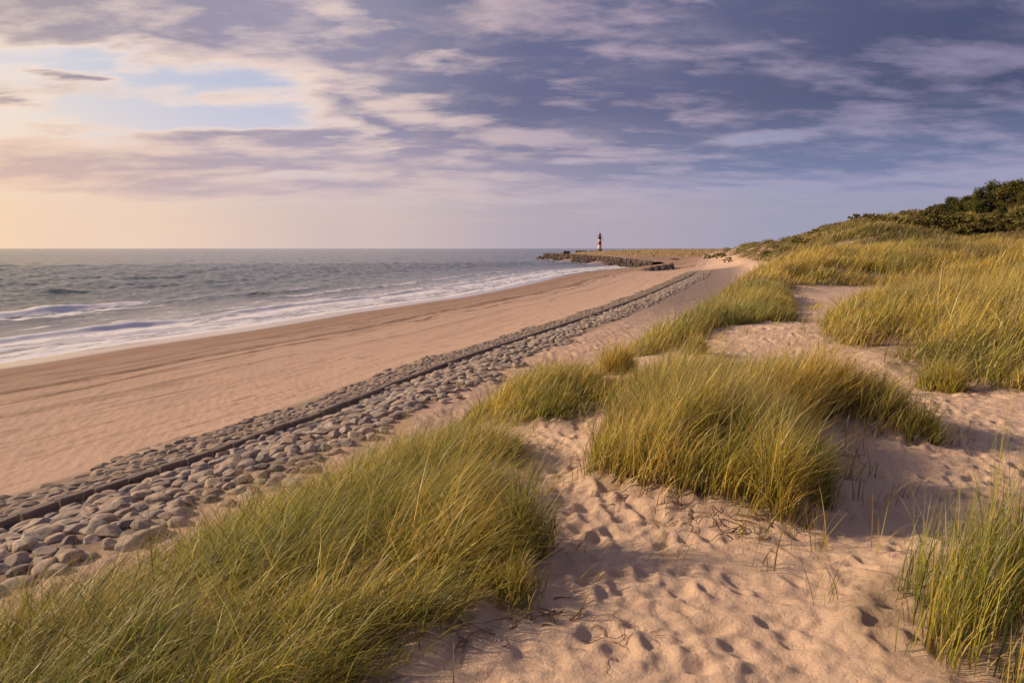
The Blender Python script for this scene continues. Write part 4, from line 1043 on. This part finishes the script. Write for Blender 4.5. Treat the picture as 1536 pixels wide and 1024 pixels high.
# low hut and walls near the head of the breakwater
M_HUT = simple_mat('dark_boards', (.06, .045, .045), .9, .3, 1, .3, .05)
def hut(px, Y, w_, d_, h_, lb, z0):
    x, _ = aty(px, Y); t = thing('low_hut', lb, 'hut', (x, Y, z0), .05)
    b = MB(); b.box((0, 0, h_ / 2 - .4), (w_, d_, h_ + .8)); b.build('wall', M_HUT, t)
    b = MB(); b.add([(-w_ / 2 - .3, -d_ / 2 - .3, h_), (w_ / 2 + .3, -d_ / 2 - .3, h_), (w_ / 2 + .3, d_ / 2 + .3, h_), (-w_ / 2 - .3, d_ / 2 + .3, h_), (-w_ / 2, 0, h_ + .7), (w_ / 2, 0, h_ + .7)],
                     [(0, 3, 2, 1), (0, 1, 5, 4), (2, 3, 4, 5), (3, 0, 4), (1, 2, 5)]); b.build('roof', M_GREY, t)
    b = MB(); b.box((-w_ * .2, -d_ / 2 - .03, 1.0), (.9, .1, 1.9)); b.build('door', M_DARK, t)
    b = MB(); b.box((w_ * .2, -d_ / 2 - .03, 1.4), (1.4, .1, .7)); b.build('window', M_GREY, t)
hut(872, 560, 8.5, 4, 1.7, 'long low dark hut seaward of the lighthouse', 4.2)
hut(850, 562, 5.0, 3, 1.3, 'smaller dark hut nearest the breakwater head', 4.2)
t = thing('retaining_wall', 'low dark wall around the lighthouse foot', 'wall', (LX, LY - 5, 4.1), 0)
b = MB(); b.box((-2, 0, .4), (22, .5, 1.0)); b.build('wall_body', M_GREY, t); b = MB(); b.box((-2, 0, .96), (22.4, .7, .12)); b.build('coping', M_CONC, t)

# flotsam on the bench, far off
for (px, py, z0, s, lb) in [(1013, 390, 2.9, 2.6, 'dark driftwood heap on the bench beyond the kerb end')]:
    x, y = atz(px, py, z0); b = MB(); r = random.Random(4)
    for k in range(9):
        a = r.uniform(0, 3.1); L_ = s * r.uniform(.4, .8); zc = hz(x, y) + .3 + r.uniform(0, .5)
        b.tube([(x - math.cos(a) * L_ + r.gauss(0, .5), y - math.sin(a) * L_, zc), (x + math.cos(a) * L_, y + math.sin(a) * L_, zc + r.uniform(-.2, .5))], [.22, .16], 6)
    tag(b.build('driftwood', M_ROOT, None), lb, 'driftwood')
for i, (px, Y, s) in enumerate([(1062, 330, 1.3), (1068, 322, 1.0), (1082, 300, 1.4), (1074, 340, 1.1), (1093, 262, 1.2)]):
    x, _ = aty(px, Y); plant('scrub_bush', scrub_protos, i % 4, x, Y, s, i, M_SCRUB, 'small bush standing on the sand at the foot of the far ridge', 'bush', 'bushes at the foot of the far ridge', .1)
# ------------------------------------------------------------------ sky, sun, camera
SUN_AZ = math.radians(-80); SUN_EL = math.radians(25)
def build_world():
    w = bpy.data.worlds.new('World'); SC.world = w; w.use_nodes = True
    w.node_tree.nodes.clear(); t = NT(w.node_tree)
    out = t.n('ShaderNodeOutputWorld'); bg = t.n('ShaderNodeBackground'); bg.inputs['Strength'].default_value = .1
    sky = t.n('ShaderNodeTexSky'); sky.sky_type = 'NISHITA'; sky.sun_disc = False; sky.sun_elevation = SUN_EL; sky.sun_rotation = SUN_AZ % (2 * PI)
    sky.air_density = 1.3; sky.dust_density = 2.5
    tc = t.n('ShaderNodeTexCoord'); V = tc.outputs['Generated']
    nv = t.n('ShaderNodeVectorMath', operation='NORMALIZE'); t.L(V, nv.inputs[0])
    sp = t.n('ShaderNodeSeparateXYZ'); t.L(nv.outputs[0], sp.inputs[0]); X, Y, Z = sp.outputs
    az = t.math('MULTIPLY', t.math('ARCTAN2', X, Y), 180 / PI)                # degrees, 0 straight along the shore view
    el = t.math('MULTIPLY', t.math('ARCSINE', Z), 180 / PI)
    # ---- clear sky colours
    def C(r, g, b): return tuple(c * 10 for c in srgb(r, g, b))
    hl = t.math('SQRT', t.math('ADD', t.math('ADD', t.math('MULTIPLY', X, X), t.math('MULTIPLY', Y, Y)), 1e-6))
    ga = math.radians(-58)                                                     # where the glow of the low sun is centred
    cs = t.math('DIVIDE', t.math('ADD', t.math('MULTIPLY', X, math.sin(ga)), t.math('MULTIPLY', Y, math.cos(ga))), hl)
    A = t.math('MULTIPLY', t.math('ARCCOSINE', t.math('MINIMUM', t.math('MAXIMUM', cs, -1.0), 1.0)), 180 / PI)   # degrees from the glow
    fr = t.ss(A, 20, 76)
    def ramp(x, stops):
        c = stops[0][1]
        for (p0, c0), (p1, c1) in zip(stops[:-1], stops[1:]): c = t.mix(t.ss(x, p0, p1), c, c1)
        return c
    hor = ramp(A, [(18, C(252, 218, 178)), (30, C(242, 212, 190)), (46, C(212, 192, 188)), (62, C(182, 170, 184)), (85, C(158, 160, 184))])
    mid = ramp(A, [(18, C(250, 232, 212)), (40, C(214, 208, 222)), (62, C(172, 170, 194)), (85, C(128, 142, 180))])
    top = ramp(A, [(18, C(226, 220, 222)), (42, C(186, 194, 220)), (66, C(120, 146, 198)), (85, C(70, 108, 168))])
    clear = t.mix(t.ss(el, 1.5, 8), hor, mid); clear = t.mix(t.ss(el, 6, 13), clear, top)
    clear = t.mix(.10, clear, sky.outputs[0])
    # ---- cloud plane coordinates
    zz = t.math('ADD', t.math('MAXIMUM', Z, 0.0), .16)
    def plane(ox, oy, sx, sy):
        c = t.n('ShaderNodeCombineXYZ')
        t.L(t.math('MULTIPLY', t.math('ADD', t.math('DIVIDE', X, zz), ox), sx), c.inputs[0])
        t.L(t.math('MULTIPLY', t.math('ADD', t.math('DIVIDE', Y, zz), oy), sy), c.inputs[1])
        return c.outputs[0]
    # where cloud is thick (+) or open (-): (px, py, rx, ry, amount), turned into azimuth and elevation
    blobs = [(150, 5, 300, 40, .50), (30, 50, 110, 40, .36), (330, 75, 200, 34, .10), (260, 125, 130, 30, -.22), (90, 185, 170, 30, -.16), (330, 185, 200, 24, -.10), (430, 110, 90, 22, -.12), (400, 235, 120, 20, .24), (200, 250, 200, 24, .22), (60, 262, 120, 18, .16), (230, 290, 260, 12, .18),
             (550, 225, 45, 16, -.24), (590, 185, 150, 40, .22), (640, 150, 120, 34, .16), (760, 205, 220, 42, .30), (850, 110, 220, 50, .14), (1000, 60, 220, 60, .22), (800, 118, 150, 9, -.05), (760, 60, 120, 40, .12), (1190, 150, 60, 60, .10), (640, 60, 120, 30, .10), (1040, 130, 120, 30, .12), (660, 76, 110, 30, .30), (1150, 195, 160, 20, .16), (1205, 100, 16, 26, -.08), (1150, 165, 70, 10, -.06), (1400, 90, 190, 80, .34),
             (1150, 207, 190, 9, -.20), (960, 238, 200, 8, -.18), (1400, 215, 240, 20, .16), (1150, 228, 200, 7, .14), (1000, 258, 260, 9, .12), (1100, 310, 500, 22, -.16), (600, 320, 500, 30, -.16), (470, 268, 260, 8, -.14), (990, 6, 40, 14, -.22), (500, 10, 50, 16, -.18), (700, 25, 160, 36, .16),
             (20, 160, 60, 9, .34), (110, 128, 42, 8, .34), (330, 190, 170, 14, -.12), (330, 215, 140, 8, .10), (1460, 262, 200, 6, -.1)]
    wn = t.n('ShaderNodeTexNoise'); wn.inputs['Scale'].default_value = 1.1; wn.inputs['Detail'].default_value = 5; wn.inputs['Roughness'].default_value = .62; t.L(plane(7, 2, .8, 1.5), wn.inputs['Vector'])
    wsp = t.n('ShaderNodeSeparateXYZ'); t.L(wn.outputs['Color'], wsp.inputs[0])
    azw = t.math('MULTIPLY_ADD', t.math('SUBTRACT', wsp.outputs[0], .5), 24.0, az)
    elw = t.math('MULTIPLY_ADD', t.math('MULTIPLY', t.math('SUBTRACT', wsp.outputs[1], .5), t.math('MULTIPLY_ADD', t.ss(el, 2, 16), .9, .1)), 10.0, el)
    bias = None
    for px, py, rx, ry, a in blobs:
        a0 = math.degrees(math.atan((px - 768) / F))
        e0 = math.degrees(math.atan((372.5 - py) / F * math.cos(math.radians(a0))))
        ra = math.degrees(rx / F); re = math.degrees(ry / F)
        u = t.math('DIVIDE', t.math('SUBTRACT', azw, a0), ra); v = t.math('DIVIDE', t.math('SUBTRACT', elw, e0), re)
        q = t.math('ADD', t.math('MULTIPLY', u, u), t.math('MULTIPLY', v, v))
        g = t.math('MULTIPLY', t.math('EXPONENT', t.math('MULTIPLY', q, -1.0)), a)
        bias = g if bias is None else t.math('ADD', bias, g)
    def dens(ox, oy):
        n1 = t.noise(plane(ox, oy, 1.25, 2.1), 1.15, 8, .60, .15)
        n2 = t.noise(plane(ox + 5, oy, .4, .9), .8, 2, .5, .0)
        return t.math('ADD', n1, t.math('MULTIPLY', n2, .25))
    v = t.nt.nodes.new('ShaderNodeTexVoronoi'); v.feature = 'SMOOTH_F1'; v.inputs['Scale'].default_value = 2.6; v.inputs['Smoothness'].default_value = .35; v.inputs['Detail'].default_value = 0
    pv = t.n('ShaderNodeVectorMath', operation='MULTIPLY_ADD'); t.L(wn.outputs['Color'], pv.inputs[0]); pv.inputs[1].default_value = (.5, .5, 0); t.L(plane(0, 0, 1.0, 1.7), pv.inputs[2]); t.L(pv.outputs[0], v.inputs['Vector'])
    puff = t.math('MULTIPLY', t.math('SUBTRACT', .42, v.outputs['Distance']), t.math('MULTIPLY', t.ss(el, 3, 12), .36))
    D00 = dens(0, 0); D0 = t.math('ADD', D00, puff); D1 = dens(-.16, .16)
    x = t.math('SUBTRACT', t.math('ADD', D0, bias), t.math('MULTIPLY_ADD', fr, -.12, .60))
    cov = t.ss(x, -.19, .09)
    thick = t.ss(x, -.09, .26)
    edge = t.ss(t.math('ADD', t.math('SUBTRACT', D00, D1), t.math('MULTIPLY', puff, .35)), -.10, .22)                        # side turned to the low sun
    lit = ramp(A, [(18, C(255, 232, 210)), (46, C(255, 226, 208)), (64, C(196, 174, 186)), (85, C(156, 146, 174))])
    dark = ramp(A, [(18, C(172, 156, 160)), (42, C(152, 146, 168)), (60, C(104, 106, 138)), (92, C(78, 84, 114)), (150, C(60, 62, 82))])
    lowlit = ramp(A, [(18, C(252, 216, 184)), (45, C(224, 200, 192)), (80, C(170, 164, 192))])
    lowdark = ramp(A, [(18, C(218, 186, 172)), (45, C(178, 164, 180)), (80, C(120, 130, 166))])
    lowf = t.ss(el, 11, 4)
    lit = t.mix(lowf, lit, lowlit); dark = t.mix(lowf, dark, lowdark)
    sh = t.math('MULTIPLY', t.math('SUBTRACT', 1.0, t.math('MULTIPLY', edge, .88)), t.math('MULTIPLY_ADD', thick, 1.0, .0))
    sh = t.math('MINIMUM', t.math('ADD', sh, t.math('MULTIPLY', thick, .16)), 1.0)
    cloud = t.mix(sh, lit, dark)
    nf = t.noise(plane(3, 1, 1.3, 2.3), 1.7, 8, .62, .3)
    cloud = t.mix(t.math('MULTIPLY', t.ss(nf, .46, .84), .42), cloud, lit)
    cloud = t.mix(t.math('MULTIPLY', t.ss(nf, .52, .22), .5), cloud, dark)
    covf = t.math('MULTIPLY', cov, t.math('MULTIPLY_ADD', t.ss(el, .8, 4.8), .82, .14))
    col = t.mix(covf, clear, cloud)
    hz_ = t.math('MULTIPLY', t.ss(el, 4.0, 0.0), .6)
    col = t.mix(hz_, col, hor)
    # high overhead and behind: unseen grey cloud, darkened to dim ambient light
    col = t.mix(t.math('MULTIPLY', t.ss(el, 24, 50), .7), col, C(90, 92, 118))
    below = t.ss(el, 0.0, -2.0)
    col = t.mix(below, col, C(90, 88, 98))
    t.L(col, bg.inputs['Color']); t.L(bg.outputs[0], out.inputs[0])
    w.cycles.sampling_method = 'MANUAL'; w.cycles.sample_map_resolution = 1024
build_world()
sun = bpy.data.lights.new('sun', 'SUN'); sun.energy = 5.0; sun.angle = math.radians(1.2); sun.color = (1.0, .73, .47)
so = bpy.data.objects.new('sun', sun); COL.objects.link(so)
sd = Vector((math.sin(SUN_AZ) * math.cos(SUN_EL), math.cos(SUN_AZ) * math.cos(SUN_EL), math.sin(SUN_EL)))
so.rotation_euler = sd.to_track_quat('Z', 'Y').to_euler(); so.location = sd * 40
cam = bpy.data.cameras.new('camera'); cam.sensor_width = 36; cam.sensor_fit = 'HORIZONTAL'; cam.lens = 36 * F / 1536; cam.clip_start = .05; cam.clip_end = 60000
co = bpy.data.objects.new('camera', cam); COL.objects.link(co); co.location = (0, 0, CAMZ); co.rotation_euler = (PI / 2 - PITCH, 0, 0)
SC.camera = co
SC.view_settings.view_transform = 'Standard'; SC.view_settings.look = 'None'; SC.view_settings.exposure = 0; SC.view_settings.gamma = 1
SC.cycles.max_bounces = 6; SC.cycles.diffuse_bounces = 3; SC.cycles.glossy_bounces = 3; SC.cycles.transmission_bounces = 4; SC.cycles.transparent_max_bounces = 4
SC.cycles.use_denoising = True
SC.cycles.use_adaptive_sampling = True; SC.cycles.adaptive_threshold = .02
